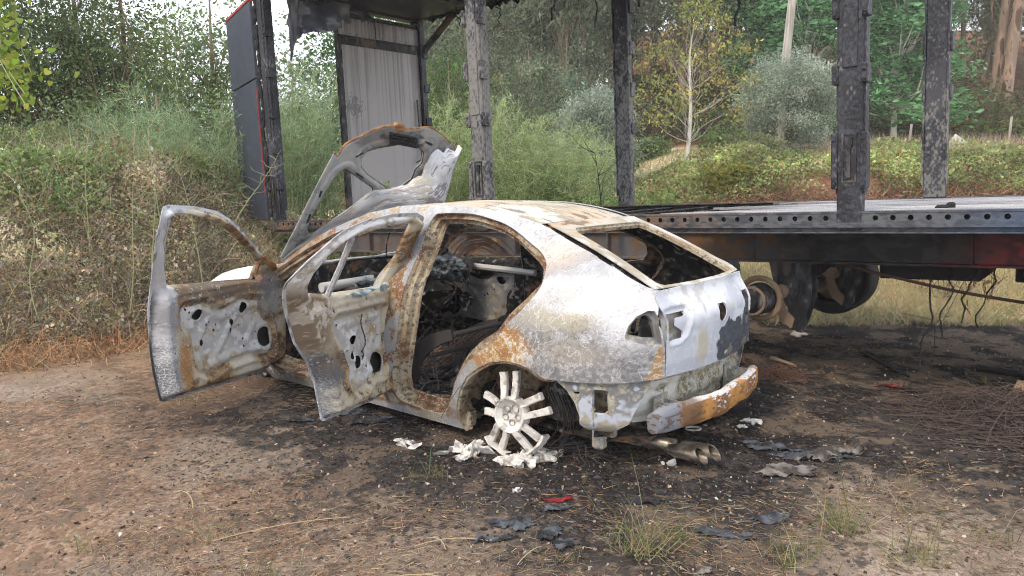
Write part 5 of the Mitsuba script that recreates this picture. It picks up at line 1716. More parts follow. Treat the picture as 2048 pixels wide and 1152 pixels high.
# tarpaulin: scorched curtain hanging over the rear roof rail
n, m_ = 60, 34
U, V_ = np.meshgrid(np.linspace(0, 1, n), np.linspace(0, 1, m_), indexing='ij')
low = np.interp(U[:, 0], [0, .04, .08, .14, .19, .27, .45, .6, .8, 1], [.50, .66, .84, .86, .66, .54, .50, .42, .33, .26])
fold = .05 * np.sin(U * 34 + 2 * np.sin(V_ * 3)) * (.3 + V_) + .09 * np.sin(U * 11 + V_ * 2.5)
fold = fold + .10 * (meshkit.fbm(np.stack([U * 9, V_ * 3, 0 * U], -1), 4, 6) - .5)
pinch = .14 + (U - .14) * (1 - .42 * V_ * np.exp(-((U - .15) / .14) ** 2))
rag = .07 * (meshkit.noise(np.stack([U * 40, 0 * U, 0 * U], -1), 3) - .5)
P = np.stack([.10 + fold, .22 + 1.35 * pinch, HT + .16 - V_ * (low[:, None] + rag * V_)], -1)
idx = np.arange(n * m_).reshape(n, m_)
Fq = np.stack([idx[:-1, :-1], idx[1:, :-1], idx[1:, 1:], idx[:-1, 1:]], -1).reshape(-1, 4)
add('tarpaulin', (TW(P.reshape(-1, 3)), Fq), 'tarp', None, True, label='torn black tarpaulin hanging in folds from the trailer roof', cat='tarpaulin')
# ---------------------------------------------------------------- things lying about
def on_ground(x, y, dz=0.0):
    return np.array([x, y, float(land(np.array([x]), np.array([y]))[0]) + dz])


LUMPS = [  # white melted alloy: x, y, size, look
    (-.235, 4.02, .085, 'ribbed white lump of melted alloy left of the fallen wheel'),
    (-.275, 3.96, .07, 'flat white crust of melted alloy just left of the wheel foot'),
    (.03, 3.86, .080, 'white lump of melted alloy under the wheel, left of the hollow one'),
    (.125, 3.90, .085, 'hollow white lump of melted alloy under the lowest spoke'),
    (.20, 3.98, .055, 'small white splash of alloy right under the wheel'),
    (1.46, 4.53, .050, 'white lump lying right of the rear bumper beam'),
    (1.38, 4.45, .028, 'small white crumb right of the bumper beam'),
    (.84, 3.84, .03, 'white crumb in front of the exhaust tips'),
    (.03, 3.52, .022, 'small white crumb in front of the melted wheel'),
    (-.59, 4.12, .055, 'pale grey and orange melted lump under the open rear door'),
    (2.62, 7.0, .06, 'white ash crust at the foot of the axle hanger'),
]
for k, (x, y, s, lab) in enumerate(LUMPS):
    rng = np.random.default_rng(300 + k)
    mb = MB()
    for q in range(9):
        at = on_ground(x, y) + [rng.normal(0, s * .6), rng.normal(0, s * .4), s * rng.uniform(.0, .42)]
        if q % 3 == 0:
            g = trimesh.creation.icosphere(3, 1.0)
            v = np.array(g.vertices)
            v = v * (.55 + 1.3 * np.abs(meshkit.fbm(v * 2.6 + 5 * q + k, 4, 3) - .35)[:, None]) * s * rng.uniform(.4, .75) * np.array([1, .65, .45])
            f = g.faces
        else:
            v, f = pieces(700 + 20 * k + q, 1, .25, .55, rng.uniform(.15, .5))[0]
            v = v * s
        mb.put(v @ rand_rot(rng, 1)[0].T * [1, 1, .8] + at, f)
    add('melted_lump', mb.mesh(), 'melt_grey' if k in (1, 9) else 'alloy_ash', None, 25, label=lab, cat='melted alloy', group='lumps of melted alloy')

rng = np.random.default_rng(41)
mb = MB()
n = 420
ang = rng.uniform(0, 2 * np.pi, n)
x = rng.normal(.45, .9, n)
y = rng.normal(3.75, .35, n)
ok = np.ones(n, bool)
s = rng.uniform(.0012, .0045, n) * np.exp(rng.normal(0, .3, n))
P = np.stack([x, y, land(x, y) + s * .3], 1)
h = pieces(5, 1, .9, 1.1, .7)[0]
add('white_crumbs', inst(P, h[0] * .7, h[1], rand_rot(rng, n), s), 'alloy_ash', None, label='white crumbs of ash sprinkled over the soot', cat='ash', kind='stuff')


B['straw'] = surface((.34, .26, .16), 0.8)


def sheet(cx, cy, a, b, seed, rot, lift=.02):
    """A warped charred sheet lying on the ground."""
    rng = np.random.default_rng(seed)
    th = np.linspace(0, 2 * np.pi, 90)[:-1]
    r = 1 + .9 * (meshkit.noise(np.stack([np.cos(th) * 2.2, np.sin(th) * 2.2, 0 * th + seed], -1), 3) - .5) + rng.normal(0, .07, len(th)) + .5 * (meshkit.noise(np.stack([np.cos(th) * 7, np.sin(th) * 7, 0 * th + seed], -1), 5) - .5)
    p = Polygon(.82 * np.stack([a * r * np.cos(th), b * r * np.sin(th)], 1)).buffer(0)
    c, s = math.cos(rot), math.sin(rot)

    def fm(u, v):
        X_, Y_ = cx + c * u - s * v, cy + s * u + c * v
        f = meshkit.fbm(np.stack([u * 24, v * 24, 0 * u + seed], -1), 4, 3) + .25 * np.abs(meshkit.fbm(np.stack([u * 50, v * 50, 0 * u + seed], -1), 2, 6) - .5)
        return np.stack([X_, Y_, land(X_, Y_) + .005 + lift * .8 * np.clip(f - .38, 0, 1) * 1.8], -1)
    return panel(p, fm, .010, .003)[0]


B['char_sheet'] = surface(lambda p, n, uv: mix((.012, .013, .015), (.07, .078, .092), smoothstep(.3, .75, fbm(p.x * 25, p.y * 25, 1.0, 3))), 0.5, tiny, 0.006)
B['char_brown'] = surface(lambda p, n, uv: mix((.045, .038, .034), (.17, .155, .14), smoothstep(.35, .7, fbm(p.x * 22, p.y * 22, 1.0, 3))), 0.8, tiny, 0.008)
B['red_plastic'] = surface(lambda p, n, uv: mix((.22, .012, .016), (.03, .015, .015), smoothstep(.45, .62, fbm(p.x * 22, p.y * 22, 1.0, 3))), 0.4)
for k, (cx, cy, a, b, rot, m_, lab) in enumerate([
        (.02, 3.17, .125, .060, .2, 'char_sheet', 'crinkled charred sheet, topmost of the scraps in the foreground'),
        (.17, 3.08, .075, .050, 1.0, 'char_sheet', 'charred scrap right of the big crinkled sheet in front'),
        (-.09, 3.03, .12, .035, .15, 'char_sheet', 'long charred scrap left of the foreground group'),
        (.22, 2.98, .062, .050, .6, 'char_sheet', 'charred scrap lowest of the foreground group'),
        (.10, 2.92, .035, .02, .6, 'char_brown', 'small pale charred flake below the foreground scraps'),
        (-.03, 2.86, .030, .02, .3, 'char_brown', 'pale blistered flake lying alone in front'),
        (.18, 3.30, .09, .02, .1, 'char_sheet', 'thin dark strip below the red scrap'),
        (1.45, 4.10, .20, .10, -.3, 'char_sheet', 'large dark charred sheet right of the exhaust'),
        (1.62, 3.95, .22, .07, -.2, 'char_sheet', 'dark charred sheet lying right of the bumper beam'),
        (1.70, 3.96, .24, .06, .35, 'char_brown', 'pale curled piece of charred cloth on the right'),
        (1.42, 3.74, .17, .08, .1, 'char_brown', 'brown mat of burnt debris beside the pale curled cloth'),
        (1.14, 3.20, .12, .05, .2, 'char_sheet', 'dark scrap beside the grass tuft on the right'),
        (.90, 3.05, .12, .05, -.2, 'char_sheet', 'flat dark scrap between the tufts of grass'),
        (.58, 3.38, .16, .025, .05, 'black', 'thin black curled strip on the ash before the car'),
        (-1.05, 4.75, .20, .09, -.5, 'char_sheet', 'charred sheet on the ash between the two open doors'),
        (-.85, 4.55, .13, .06, .4, 'char_sheet', 'charred scrap below the open rear door'),
        (-1.30, 4.55, .10, .05, .2, 'char_sheet', 'small charred scrap left of the open rear door'),
        (.74, 2.76, .035, .022, .2, 'char_brown', 'pale blistered flake between the tufts, close in front')]):
    add('charred_sheet', sheet(cx, cy, a, b, 60 + k, rot, .03 if k != 9 else .05), m_, None, 40, label=lab, cat='charred sheet', group='charred sheets on the ground')
add('red_scrap', sheet(.215, 3.40, .085, .024, 91, .1, .03), 'red_plastic', None, 40, label='red plastic scrap lying before the melted wheel', cat='plastic scrap', group='red plastic scraps')
add('red_scrap', sheet(2.66, 5.28, .10, .028, 94, -.1, .04), 'red_plastic', None, 40, label='red and black plastic scrap on the soot in front of the trailer', cat='plastic scrap', group='red plastic scraps')


def wires(cx, cy, n, r, seed, tall=.06, spread=.16, thick=.0022):
    rng = np.random.default_rng(seed)
    mb = MB()
    for k in range(n):
        a = rng.uniform(0, 2 * np.pi)
        L = r * rng.uniform(.5, 1.1)
        c = np.array([cx, cy]) + rng.normal(0, r * spread, 2)
        e = c + L * np.array([math.cos(a), .7 * math.sin(a)])
        mid = (c + e) / 2 + rng.normal(0, r * (.12 + .3 * (spread > .3)), 2)
        q = tall * math.exp(-((mid[0] - cx) ** 2 + (mid[1] - cy) ** 2) / (r * r))
        pts = smooth_line([(c[0], c[1], rng.uniform(.01, 1) * q), (mid[0], mid[1], rng.uniform(.01, 1.2) * q), (e[0], e[1], rng.uniform(.004, .3 * q + .006))], 8)
        pts[:, 2] += land(pts[:, 0], pts[:, 1])
        mb.tube(pts, thick, 3, False)
    return mb.mesh()


for cx, cy, n, r, bs, lab in [(.40, 4.02, 110, .24, 'wire_dark', 'grey spray of tyre wires on the ground behind the wheel'), (1.95, 5.55, 110, .30, 'wire_rust', 'rusty bundle of tyre wires right of the tailgate'),
                              (1.75, 5.95, 60, .22, 'wire_rust', 'small rusty bundle of wires beyond the tailgate')]:
    add('wire_tangle', wires(cx, cy, n, r, int(cx * 100), .09), bs, None, label=lab, cat='wire tangle')
add('twig_pile', wires(3.08, 4.52, 700, .44, 5, .20, .5, .0024), 'twig', None, label='heap of thin dark twigs at the right edge', cat='twig heap', kind=None)
mb = MB().tube([on_ground(3.55, 5.72, .03), on_ground(4.1, 5.28, .03)], .03, 6)
add('charred_stick', mb.mesh(), 'black', None, 40, label='straight charred stick lying on the earth at the far right', cat='stick')
mb = MB()
p0, p1 = on_ground(2.95, 6.25, .02), on_ground(2.93, 5.52, .02)
d = (p1 - p0) / np.linalg.norm(p1 - p0)
w = np.array([d[1], -d[0], 0])
mb.tube([p0, p1], .014, 4)
for k in range(26):
    q = p0 + (p1 - p0) * k / 26
    mb.tube([q, q + w * .05 + [0, 0, .012]], .008, 4)
add('toothed_strip', mb.mesh(), 'black', None, label='black toothed strip lying on the soot by the trailer', cat='strip')
mb = MB().tube(smooth_line([on_ground(2.09, 6.05, .02), on_ground(2.14, 5.93, .025), on_ground(2.2, 5.80, .02)], 8), [.022, .022, .018, .014, .013, .012, .012, .011], 6)
add('pale_stick', mb.mesh(), 'trailer_rust', None, 40, label='pale brown bar lying behind the bumper beam', cat='bar')
th = np.linspace(0, 2 * np.pi, 30)
mb = MB().tube(np.stack([1.06 + .045 * np.cos(th), 4.33 + .03 * np.sin(th), .03 + 0 * th], 1), .006, 5, False)
add('metal_ring', mb.mesh(), 'alloy_ash', None, 40, label='small pale ring lying below the bumper beam', cat='ring')
th = np.linspace(0, 2.6, 14)
P_ = np.stack([2.2 + 1.1 * th, 5.2 + .3 * np.sin(th * 2) - .25 * th, 0 * th], 1)
P_[:, 2] = land(P_[:, 0], P_[:, 1]) + .02
mb = MB().tube(P_, .004, 4)

# soot flakes: dark chips over the burnt ground
rng = np.random.default_rng(55)
n = 16000
x = np.concatenate([rng.normal(.2, 1.1, n // 2), rng.uniform(-1.8, 4.5, n // 2)])
y = np.concatenate([rng.normal(3.85, .55, n // 2), rng.uniform(3.6, 8.5, n // 2)])
s = rng.uniform(.003, .011, n)
P = np.stack([x, y, land(x, y) + s * .15], 1)
v, f = leaves(rng, P, s * 2, .7, .75)
add('soot_flakes', (v, f), 'vcol', None, False, None, tint(rng, n, 4, [(.02, .02, .021), (.03, .028, .027), (.05, .05, .053), (.045, .03, .02)], .3), label='black flakes of burnt plastic and rubber scattered over the ground', cat='soot flakes', kind='stuff')
# dead needles and straw
n = 90000
u = rng.random(n)
y = 2.3 + 7.5 * u ** 1.7
x = rng.uniform(-1, 1, n) * (y * .72 + .3)
keep = rng.random(n) < np.where(np.hypot((x - .4) / 2.0, (y - 4.4) / 1.0) < 1, .12, np.where((x > -1.2) & (y > 5.2), .12, np.where(x > .8, .55, 1))) * (.12 + 1.5 * sstep(.42, .62, meshkit.fbm(np.stack([x * 1.6, y * 1.6, 0 * x], -1), 4, 21)))
x, y = x[keep], y[keep]
n = len(x)
P = np.stack([x, y, land(x, y) + .004], 1)
a = 5.5 * meshkit.fbm(np.stack([x * 1.1, y * 1.1, 0 * x], -1), 3, 31) - 2.5 + rng.normal(0, .75, n)
D = np.stack([np.cos(a), np.sin(a), rng.normal(.04, .07, n)], 1)
L = rng.uniform(.02, .09, n)
v, f = blades(rng, P, D, L, .0021, .3)
c = tint(rng, n, 5, [(.22, .15, .10), (.17, .105, .068), (.28, .205, .13), (.12, .08, .056), (.08, .056, .042), (.34, .27, .185)], .2)
add('needle_litter', (v, f), 'vcol', None, False, None, c, label='reddish dead needles and straw strewn over the earth', cat='needles', kind='stuff')
n = 5000
u = rng.random(n)
y = 2.3 + 6 * u ** 1.5
x = rng.uniform(-1, 1, n) * (y * .72 + .3)
s = rng.uniform(.003, .012, n)
h = pieces(15, 1, .9, 1.1, .7)[0]
v, f = inst(np.stack([x, y, land(x, y) + s * .2], 1), h[0] * .6, h[1], rand_rot(rng, n), s)
add('clods', (v, f), 'vcol', None, False, None, tint(rng, n, len(h[0]), [(.14, .09, .06), (.2, .15, .1), (.06, .045, .035), (.3, .25, .2)], .25), label='small clods and pebbles on the trampled earth', cat='clods', kind='stuff')
for k, (x0, y0, x1, y1) in enumerate([(-1.25, 3.0, -.72, 3.22), (-.36, 3.02, -.27, 2.92), (.02, 2.80, .12, 2.95), (-.45, 2.72, -.20, 2.66), (-.40, 2.95, -.10, 3.0), (-1.6, 3.5, -1.45, 3.3)]):
    a, b = on_ground(x0, y0, .01), on_ground(x1, y1, .012)
    mb = MB().tube(smooth_line([a, (a + b) / 2 + [.01, .02, .012], b], 8), .0022, 5)
    add('straw_stalk', mb.mesh(), 'straw', None, 40, label='dry straw-coloured stalk lying on the needles in front', cat='stalk', group='dry stalks on the ground')

# tufts of grass
TUFTS = [(.52, 2.92, .20, 150, 'green'), (.70, 3.0, .16, 60, 'green'), (1.42, 3.12, .22, 130, 'green'), (1.62, 2.85, .18, 110, 'green'), (1.18, 2.92, .12, 50, 'green'), (1.05, 2.80, .12, 70, 'green'),
         (-1.30, 3.05, .10, 36, 'green'), (-.95, 2.75, .10, 40, 'green'), (-2.2, 4.95, .12, 60, 'green'), (-3.75, 5.85, .10, 70, 'green'), (-2.9, 6.1, .08, 40, 'green'), (1.86, 3.5, .10, 40, 'straw'),
         (2.0, 3.0, .14, 60, 'straw'), (-.42, 3.68, .10, 30, 'green'), (.20, 2.86, .07, 20, 'green'), (1.75, 3.25, .14, 40, 'straw'), (-1.75, 2.95, .08, 30, 'green'), (3.3, 5.1, .15, 60, 'straw')]
WHERE = ['directly in front of the car', 'right of the big foreground tuft', 'beside the pale curled cloth', 'in the right foreground', 'between the two right tufts', 'close to the camera on the right',
         'in the left foreground', 'at the bottom edge left', 'at the tip of the open front door', 'at the foot of the dry brambles', 'between brambles and open door', 'right of the curled cloth', 'at the right edge',
         'left of the melted wheel', 'by the charred scraps', 'behind the right tufts', 'at the far left bottom', 'before the trailer leg']
for (x, y, h, n, kind), wh in zip(TUFTS, WHERE):
    rng = np.random.default_rng(int(abs(x * 1000 + y * 77)))
    n = max(32, int(n * .62))
    px, py = x + rng.normal(0, .06, n), y + rng.normal(0, .04, n)
    P = np.stack([px, py, land(px, py)], 1)
    D = rng.normal(0, .5, (n, 3))
    D[:, 2] = rng.uniform(.5, 1.2, n)
    v, f = blades(rng, P, D, h * rng.uniform(.4, 1.8, n) * np.where(rng.random(n) < .12, 1.6, 1), .0030, .5, .25)
    pal = [(.17, .20, .075), (.25, .27, .12), (.42, .37, .21), (.38, .31, .17), (.16, .18, .065)] if kind == 'green' else [(.36, .29, .17), (.28, .22, .12), (.2, .19, .09)]
    add('grass_tuft', (v, f), 'leaf', None, False, None, tint(rng, n, 5, pal, .2), label=('green' if kind == 'green' else 'straw-coloured') + ' tuft of grass ' + wh, cat='grass tuft', group='tufts of grass')
# ---------------------------------------------------------------- vegetation
def cloud(rng, n, c, r, shell=.45):
    """Points in an ellipsoid, more of them towards its surface."""
    d = rng.normal(size=(n, 3))
    d /= np.linalg.norm(d, axis=1, keepdims=True)
    q = rng.random(n) ** shell
    return np.asarray(c) + d * q[:, None] * np.asarray(r)


def limb(a, b, r0, r1, rng, sag=.12, n=7, sides=5):
    a, b = np.asarray(a, float), np.asarray(b, float)
    L = np.linalg.norm(b - a)
    pts = smooth_line([a, a + (b - a) * .4 + rng.normal(0, sag * L * .5, 3), a + (b - a) * .75 + rng.normal(0, sag * L * .4, 3), b], n)
    return pts, np.linspace(r0, r1, n), sides


def tree(name, label, group, x, y, height, spread, crown_base, seed, pal, n_clump, per, leaf, clump_r, aspect=.5, droop=0., flat=.2, trunk_r=.12, bark_='bark', lean_=(0, 0), shell=.5, crown_shape=None, var=.22,
         twig_r=.012, show_limbs=True, cat='tree', limb_bark=None):
    """trunk (with limbs) and crown of leaf clumps."""
    rng = np.random.default_rng(seed)
    z0 = float(land(np.array([x]), np.array([y]))[0]) - .1
    key = thing(name, label, cat, group)
    top = np.array([x + lean_[0], y + lean_[1], z0 + height * .92])
    tr, rr, _ = limb((x, y, z0), top, trunk_r, trunk_r * .15, rng, .03, 12, 9)
    rr = trunk_r * (np.linspace(1, .12, 12) ** .8)
    rr[0] *= 1.25
    mb = MB().tube(tr, rr, 9)
    cz = (crown_base + 1) / 2
    C = cloud(rng, n_clump, (x + lean_[0] * .7, y + lean_[1] * .7, z0 + height * cz), (spread, spread, height * (1 - crown_base) / 2), shell)
    if crown_shape is not None:
        C = crown_shape(rng, n_clump, x, y, z0)
    if limb_bark:
        add('trunk', mb.mesh(), bark_, key, 40)
        mb = MB()
    if show_limbs:
        for c in C[:: max(1, len(C) // 40)]:
            k = int(np.clip((c[2] - z0) / height * 11 - 2, 2, 10))
            p, r, s = limb(tr[k], c, max(rr[k] * (.5 if twig_r > .006 else .24), twig_r), twig_r * .35, rng)
            mb.tube(p, r, s)
    add('limbs' if limb_bark else 'trunk', mb.mesh(), limb_bark or bark_, key, 40)
    tone = np.exp(rng.normal(0, var, n_clump))
    base = np.atleast_2d(pal)[rng.integers(0, len(np.atleast_2d(pal)), n_clump)] * tone[:, None]
    k = rng.integers(0, n_clump, n_clump * per)
    P = C[k] + rng.normal(0, 1, (len(k), 3)) * clump_r * np.array([1, 1, .75])
    v, f = leaves(rng, P, leaf, aspect, flat, droop)
    col = np.repeat(np.clip(base[k] * np.exp(rng.normal(0, .18, (len(k), 1))), .004, .9), 4, 0)
    add('crown', (v, f), 'leaf', key, False, None, col)
    return key


G_DARK = [(.11, .155, .065), (.14, .185, .085), (.155, .20, .09)]
G_MID = [(.15, .21, .075), (.18, .24, .095), (.16, .225, .12)]
G_EUC = [(.15, .19, .12), (.19, .23, .15), (.125, .165, .105), (.21, .24, .155)]
G_OLIVE = [(.32, .38, .30), (.38, .43, .36), (.26, .31, .245)]
LIME = [(.25, .33, .05), (.20, .29, .05), (.31, .37, .08), (.15, .22, .05)]
YELLOW = [(.42, .38, .11), (.34, .33, .10), (.27, .32, .11), (.46, .42, .14), (.30, .22, .09), (.24, .30, .10)]
DRY = [(.39, .32, .22), (.47, .39, .28), (.29, .22, .145), (.54, .47, .36), (.32, .29, .17)]

# eucalyptus wood on the slope behind
rng0 = np.random.default_rng(2)
spots = []
for row, (d, nn) in enumerate([(34, 9), (39, 11), (45, 13), (52, 14)]):
    for k in range(nn):
        t = (k + .5 + rng0.uniform(-.35, .35)) / nn
        px = -.12 + .90 * t
        spots.append((px * d, d + rng0.uniform(-2, 2), row))
for k, (x, y, row) in enumerate(spots):
    h = rng0.uniform(12, 16) if row > 0 else rng0.uniform(10, 13)
    tree('eucalyptus', ['tall eucalyptus of the front row at the foot of the wooded slope', 'tall eucalyptus of the second row on the wooded slope', 'tall eucalyptus of the third row on the wooded slope',
                        'tall eucalyptus of the last row high on the slope'][row], 'eucalyptus trees on the slope, ' + ['front', 'second', 'third', 'last'][row] + ' row',
         x, y, h, 1.9 if row else 1.5, .10 + .14 * (row == 0), 1000 + k, G_EUC, 150, 85, .20, .48, .28, .9, .1, .14, 'bark', (rng0.uniform(-.6, .6), 0), .7, None, .28)
# the bare reddish trunks at the right
for k, (x, d, h, r, ln, lab) in enumerate([(20.59, 33, 14, .30, .9, 'thick reddish eucalyptus trunk, right one of the pair at the right edge'), (20.47, 33.6, 14, .24, .5, 'reddish eucalyptus trunk, left one of the pair at the right edge'),
                                            (20.59, 36, 12, .13, -1.0, 'slim leaning eucalyptus trunk left of the thick pair'), (6.22, 36, 14, .15, .5, 'slim red eucalyptus trunk behind the yellow tree'),
                                            (3.0, 34, 14, .13, -.1, 'slim red eucalyptus trunk behind the feathery shrubs'), (2.03, 30, 9, .05, -.2, 'thin pale trunk between two trailer posts')]):
    tree('eucalyptus', lab, None, x, d, h, 1.6, .72, 1500 + k, G_EUC, 40, 50, .34, .45, .30, .9, .1, r, 'bark', (ln, 0), .7, None, .28)

# broad green trees in front of the wood
def tiers(nlev, spread, hgt, zb):
    def f(rng, n, x, y, z0):
        lev = rng.integers(0, nlev, n)
        a = rng.uniform(0, 2 * np.pi, n)
        rad = spread * (1 - .45 * lev / nlev) * np.sqrt(rng.random(n))
        return np.stack([x + rad * np.cos(a), y + rad * np.sin(a), z0 + zb + hgt * lev / nlev - .22 * rad + rng.normal(0, .1, n)], 1)
    return f


for k, (x, d, h, sp, zb, lab) in enumerate([(13.17, 27, 8.2, 2.1, 1.6, 'broad green tree with layered leaves between the two right trailer posts'), (11.39, 31, 9.5, 2.6, 2.4, 'broad layered green tree behind the silvery olive bush'),
                                            (10.41, 33, 9.5, 1.8, 2.6, 'layered green tree behind the yellow one')]):
    tree('broad_tree', lab, None, x, d, h, sp, .2, 1600 + k, [(.14, .30, .14), (.17, .34, .175), (.115, .245, .115)], 190, 60, .20, .30, .45, .2, .75, .10, 'bark_pale', (.2, 0), .5, tiers(9, sp, h - zb - .4, zb), .22)

# olive-like silvery bushes
for k, (x, d, h, sp, lab) in enumerate([(7.83, 22.5, 3.0, 1.40, 'rounded silvery olive bush beside the utility pole'), (2.16, 20.0, 2.9, .95, 'silvery bush left of the third trailer post')]):
    tree('olive_bush', lab, None, x, d, h, sp, .06, 1700 + k, G_OLIVE, 320, 120, .075, .17, .32, 0, .1, .08, 'bark', (0, 0), .35, None, .2, cat='bush')
tree('blue_shrub', 'slim blue-green shrub before the wood, left of the silvery bush', None, 1.96, 24, 4.2, .32, .25, 1730, [(.12, .19, .14), (.15, .22, .17)], 40, 40, .10, .18, .5, .2, .2, .03, 'bark', cat='shrub')

# the yellow tree with its white trunk
def yel(rng, n, x, y, z0):
    q = rng.random(n)
    zz = 1.15 + 3.0 * q
    rad = 1.6 * np.sqrt(np.clip(1 - ((zz - 1.9) / 2.3) ** 2, .05, 1)) * rng.random(n) ** .5
    a = rng.uniform(0, 2 * np.pi, n)
    return np.stack([x + rad * np.cos(a) + .25 * (zz - 1.5) * .3, y + rad * np.sin(a), z0 + zz], 1)


tree('yellow_tree', 'young tree with yellow autumn leaves and a white trunk', None, 4.57, 20.5, 4.0, 1.5, .25, 1750, YELLOW, 165, 19, .085, .16, .45, .5, .1, .06, 'bark_pale', (.1, 0), .5, yel, .2, .0035, limb_bark='pole_wood')

# utility pole and its wire
d = 22.0
x = 7.49
z0 = float(land(np.array([x]), np.array([d]))[0])
pole = thing('utility_pole', 'grey wooden utility pole standing before the olive bush', 'utility pole')
mb = MB().tube([(x, d, z0 - .2), (x + .10, d, z0 + 3), (x + .42, d, z0 + 8.5)], [.125, .115, .09], 14)
add('shaft', mb.mesh(), 'pole_wood', pole, 40)
a, b = np.array([x + .40, d, z0 + 8.0]), np.array([-6.0, 27.0, 3.3])
t = np.linspace(0, 1, 30)[:, None]
mb = MB().tube(a * (1 - t) + b * t - np.array([0, 0, 1.0]) * 1.2 * t * (1 - t), .012, 4)
add('overhead_wire', mb.mesh(), 'wire_dark', None, label='thin overhead wire running left from the utility pole', cat='wire')

# bank with brambles: green leaves on top, dead red-brown growth below
rng = np.random.default_rng(60)


def bank_pts(n, x0, x1, front, thick, rise):
    x = rng.uniform(x0, x1, n)
    e = 15.6 - .16 * (x - 4)
    q = rng.random(n)
    y = e + front + thick * q
    lump = meshkit.fbm(np.stack([x * .8, y * .8, 0 * x], -1), 3, 2)
    z = land(x, y) + rise * (.3 + 1.1 * lump) * rng.random(n) ** .6 * sstep(1.5, 5.5, x)
    return np.stack([x, y, z], 1), lump


P, l = bank_pts(85000, 2.0, 15, 1.1, 2.7, .70)
keep = (l + rng.normal(0, .08, len(l))) > .40
P = P[keep]
v, f = leaves(rng, P, .055, .75, .3)
add('bank_bramble', (v, f), 'leaf', None, False, None, tint(rng, len(P), 4, [(.29, .36, .14), (.35, .41, .18), (.24, .31, .11), (.40, .40, .20), (.24, .17, .10)], .22) * np.repeat(np.exp(2.2 * (meshkit.fbm(P * 1.7, 3, 14) - .5)), 4)[:, None], label='green brambles covering the top of the earth bank behind the trailer', cat='bramble', kind='stuff')
P, l = bank_pts(42000, 1.5, 15, -.9, 2.3, .42)
D = rng.normal(size=(len(P), 3))
D[:, 2] = np.abs(D[:, 2]) * .8
v, f = blades(rng, P, D, rng.uniform(.10, .40, len(P)), .013, .5)
add('dead_growth', (v, f), 'vcol', None, False, None, tint(rng, len(P), 5, [(.22, .105, .065), (.28, .16, .10), (.16, .075, .05), (.34, .24, .16), (.12, .07, .05)], .25), label='red-brown dead growth hanging down the face of the bank', cat='dead growth', kind='stuff')
n = 42000
x = rng.uniform(-4, 24, n)
y = rng.uniform(29, 36, n)
lump = meshkit.fbm(np.stack([x * .5, y * .5, 0 * x], -1), 3, 12)
P = np.stack([x, y, land(x, y) + (.3 + 3.2 * np.clip(lump - .38, 0, 1) * 1.6) * rng.random(n) ** .7], 1)
v, f = leaves(rng, P, .17, .5, .3)
col = np.repeat(np.asarray([(.10, .12, .06), (.14, .16, .085), (.13, .09, .05)])[rng.integers(0, 3, n)] * np.exp(rng.normal(0, .2, (n, 1))) * (.55 + .9 * lump[:, None]), 4, 0)
add('wood_undergrowth', (v, f), 'leaf', None, False, None, col, label='undergrowth between the trunks at the foot of the wooded slope', cat='undergrowth', kind='stuff')
# ferns and dry stems farther up on the right
n = 16000
x = rng.uniform(15, 26, n)
y = rng.uniform(28.5, 34, n)
P = np.stack([x, y, land(x, y) + .9 * rng.random(n) ** .7], 1)
v, f = leaves(rng, P, .20, .35, .6)
add('fern_slope', (v, f), 'leaf', None, False, None, tint(rng, n, 4, [(.10, .15, .045), (.14, .18, .06), (.16, .10, .05)], .25), label='ferns covering the slope under the big eucalyptus trunks', cat='ferns', kind='stuff')
n = 9000
x = rng.uniform(8.5, 20, n)
y = rng.uniform(19, 25, n)
P = np.stack([x, y, land(x, y)], 1)
D = rng.normal(0, .4, (n, 3))
D[:, 2] = 1
v, f = blades(rng, P, D, rng.uniform(.2, .7, n), .012, .4)
add('dry_weeds', (v, f), 'vcol', None, False, None, tint(rng, n, 5, [(.30, .24, .19), (.24, .18, .13), (.36, .31, .25), (.2, .2, .1)], .2), label='pale dry weeds on the terrace behind the bank', cat='weeds', kind='stuff')
n = 9000
x = rng.uniform(1.5, 11, n)
y = rng.uniform(18.2, 27, n)
P = np.stack([x, y, land(x, y)], 1)
D = rng.normal(0, .5, (n, 3))
D[:, 2] = 1
v, f = blades(rng, P, D, rng.uniform(.06, .18, n), .014, .4)
add('field_grass', (v, f), 'leaf', None, False, None, tint(rng, n, 5, [(.33, .30, .17), (.26, .27, .13), (.38, .35, .22), (.17, .2, .08)], .15), label='short pale grass round the white-trunked tree', cat='grass', kind='stuff')
# undergrowth between field and wood
for k, (x, d, h, sp, pal, lab) in enumerate([(4.66, 26, .8, .6, G_MID, 'small green bush left of the white trunk'), (6.75, 25, .9, .8, G_MID, 'low green bush right of the white trunk'), (3.24, 24, 1.2, .7, G_MID, 'green bush beside the third trailer post'),
                                              (5.87, 19.0, .9, .75, [(.20, .21, .12), (.16, .18, .09)], 'greyish bush on the bank below the pole'), (4.81, 17.2, .9, .55, [(.30, .25, .04), (.16, .19, .06), (.20, .22, .07)], 'yellow-flowering bush on the bank'),
                                              (11.61, 30, 1.2, 1.0, G_DARK, 'dark bush under the layered trees'), (14.27, 33, 1.4, 1.2, G_DARK, 'dark bush behind the near trailer post'), (7.57, 31, 1.5, 1.2, G_DARK, 'dark bush in the shade behind the yellow tree')]):
    tree('bush', lab, None, x, d, h, sp, .02, 1800 + k, pal, 60, 50, .09, .13, .5, 0, .2, .02, 'bark', cat='bush')
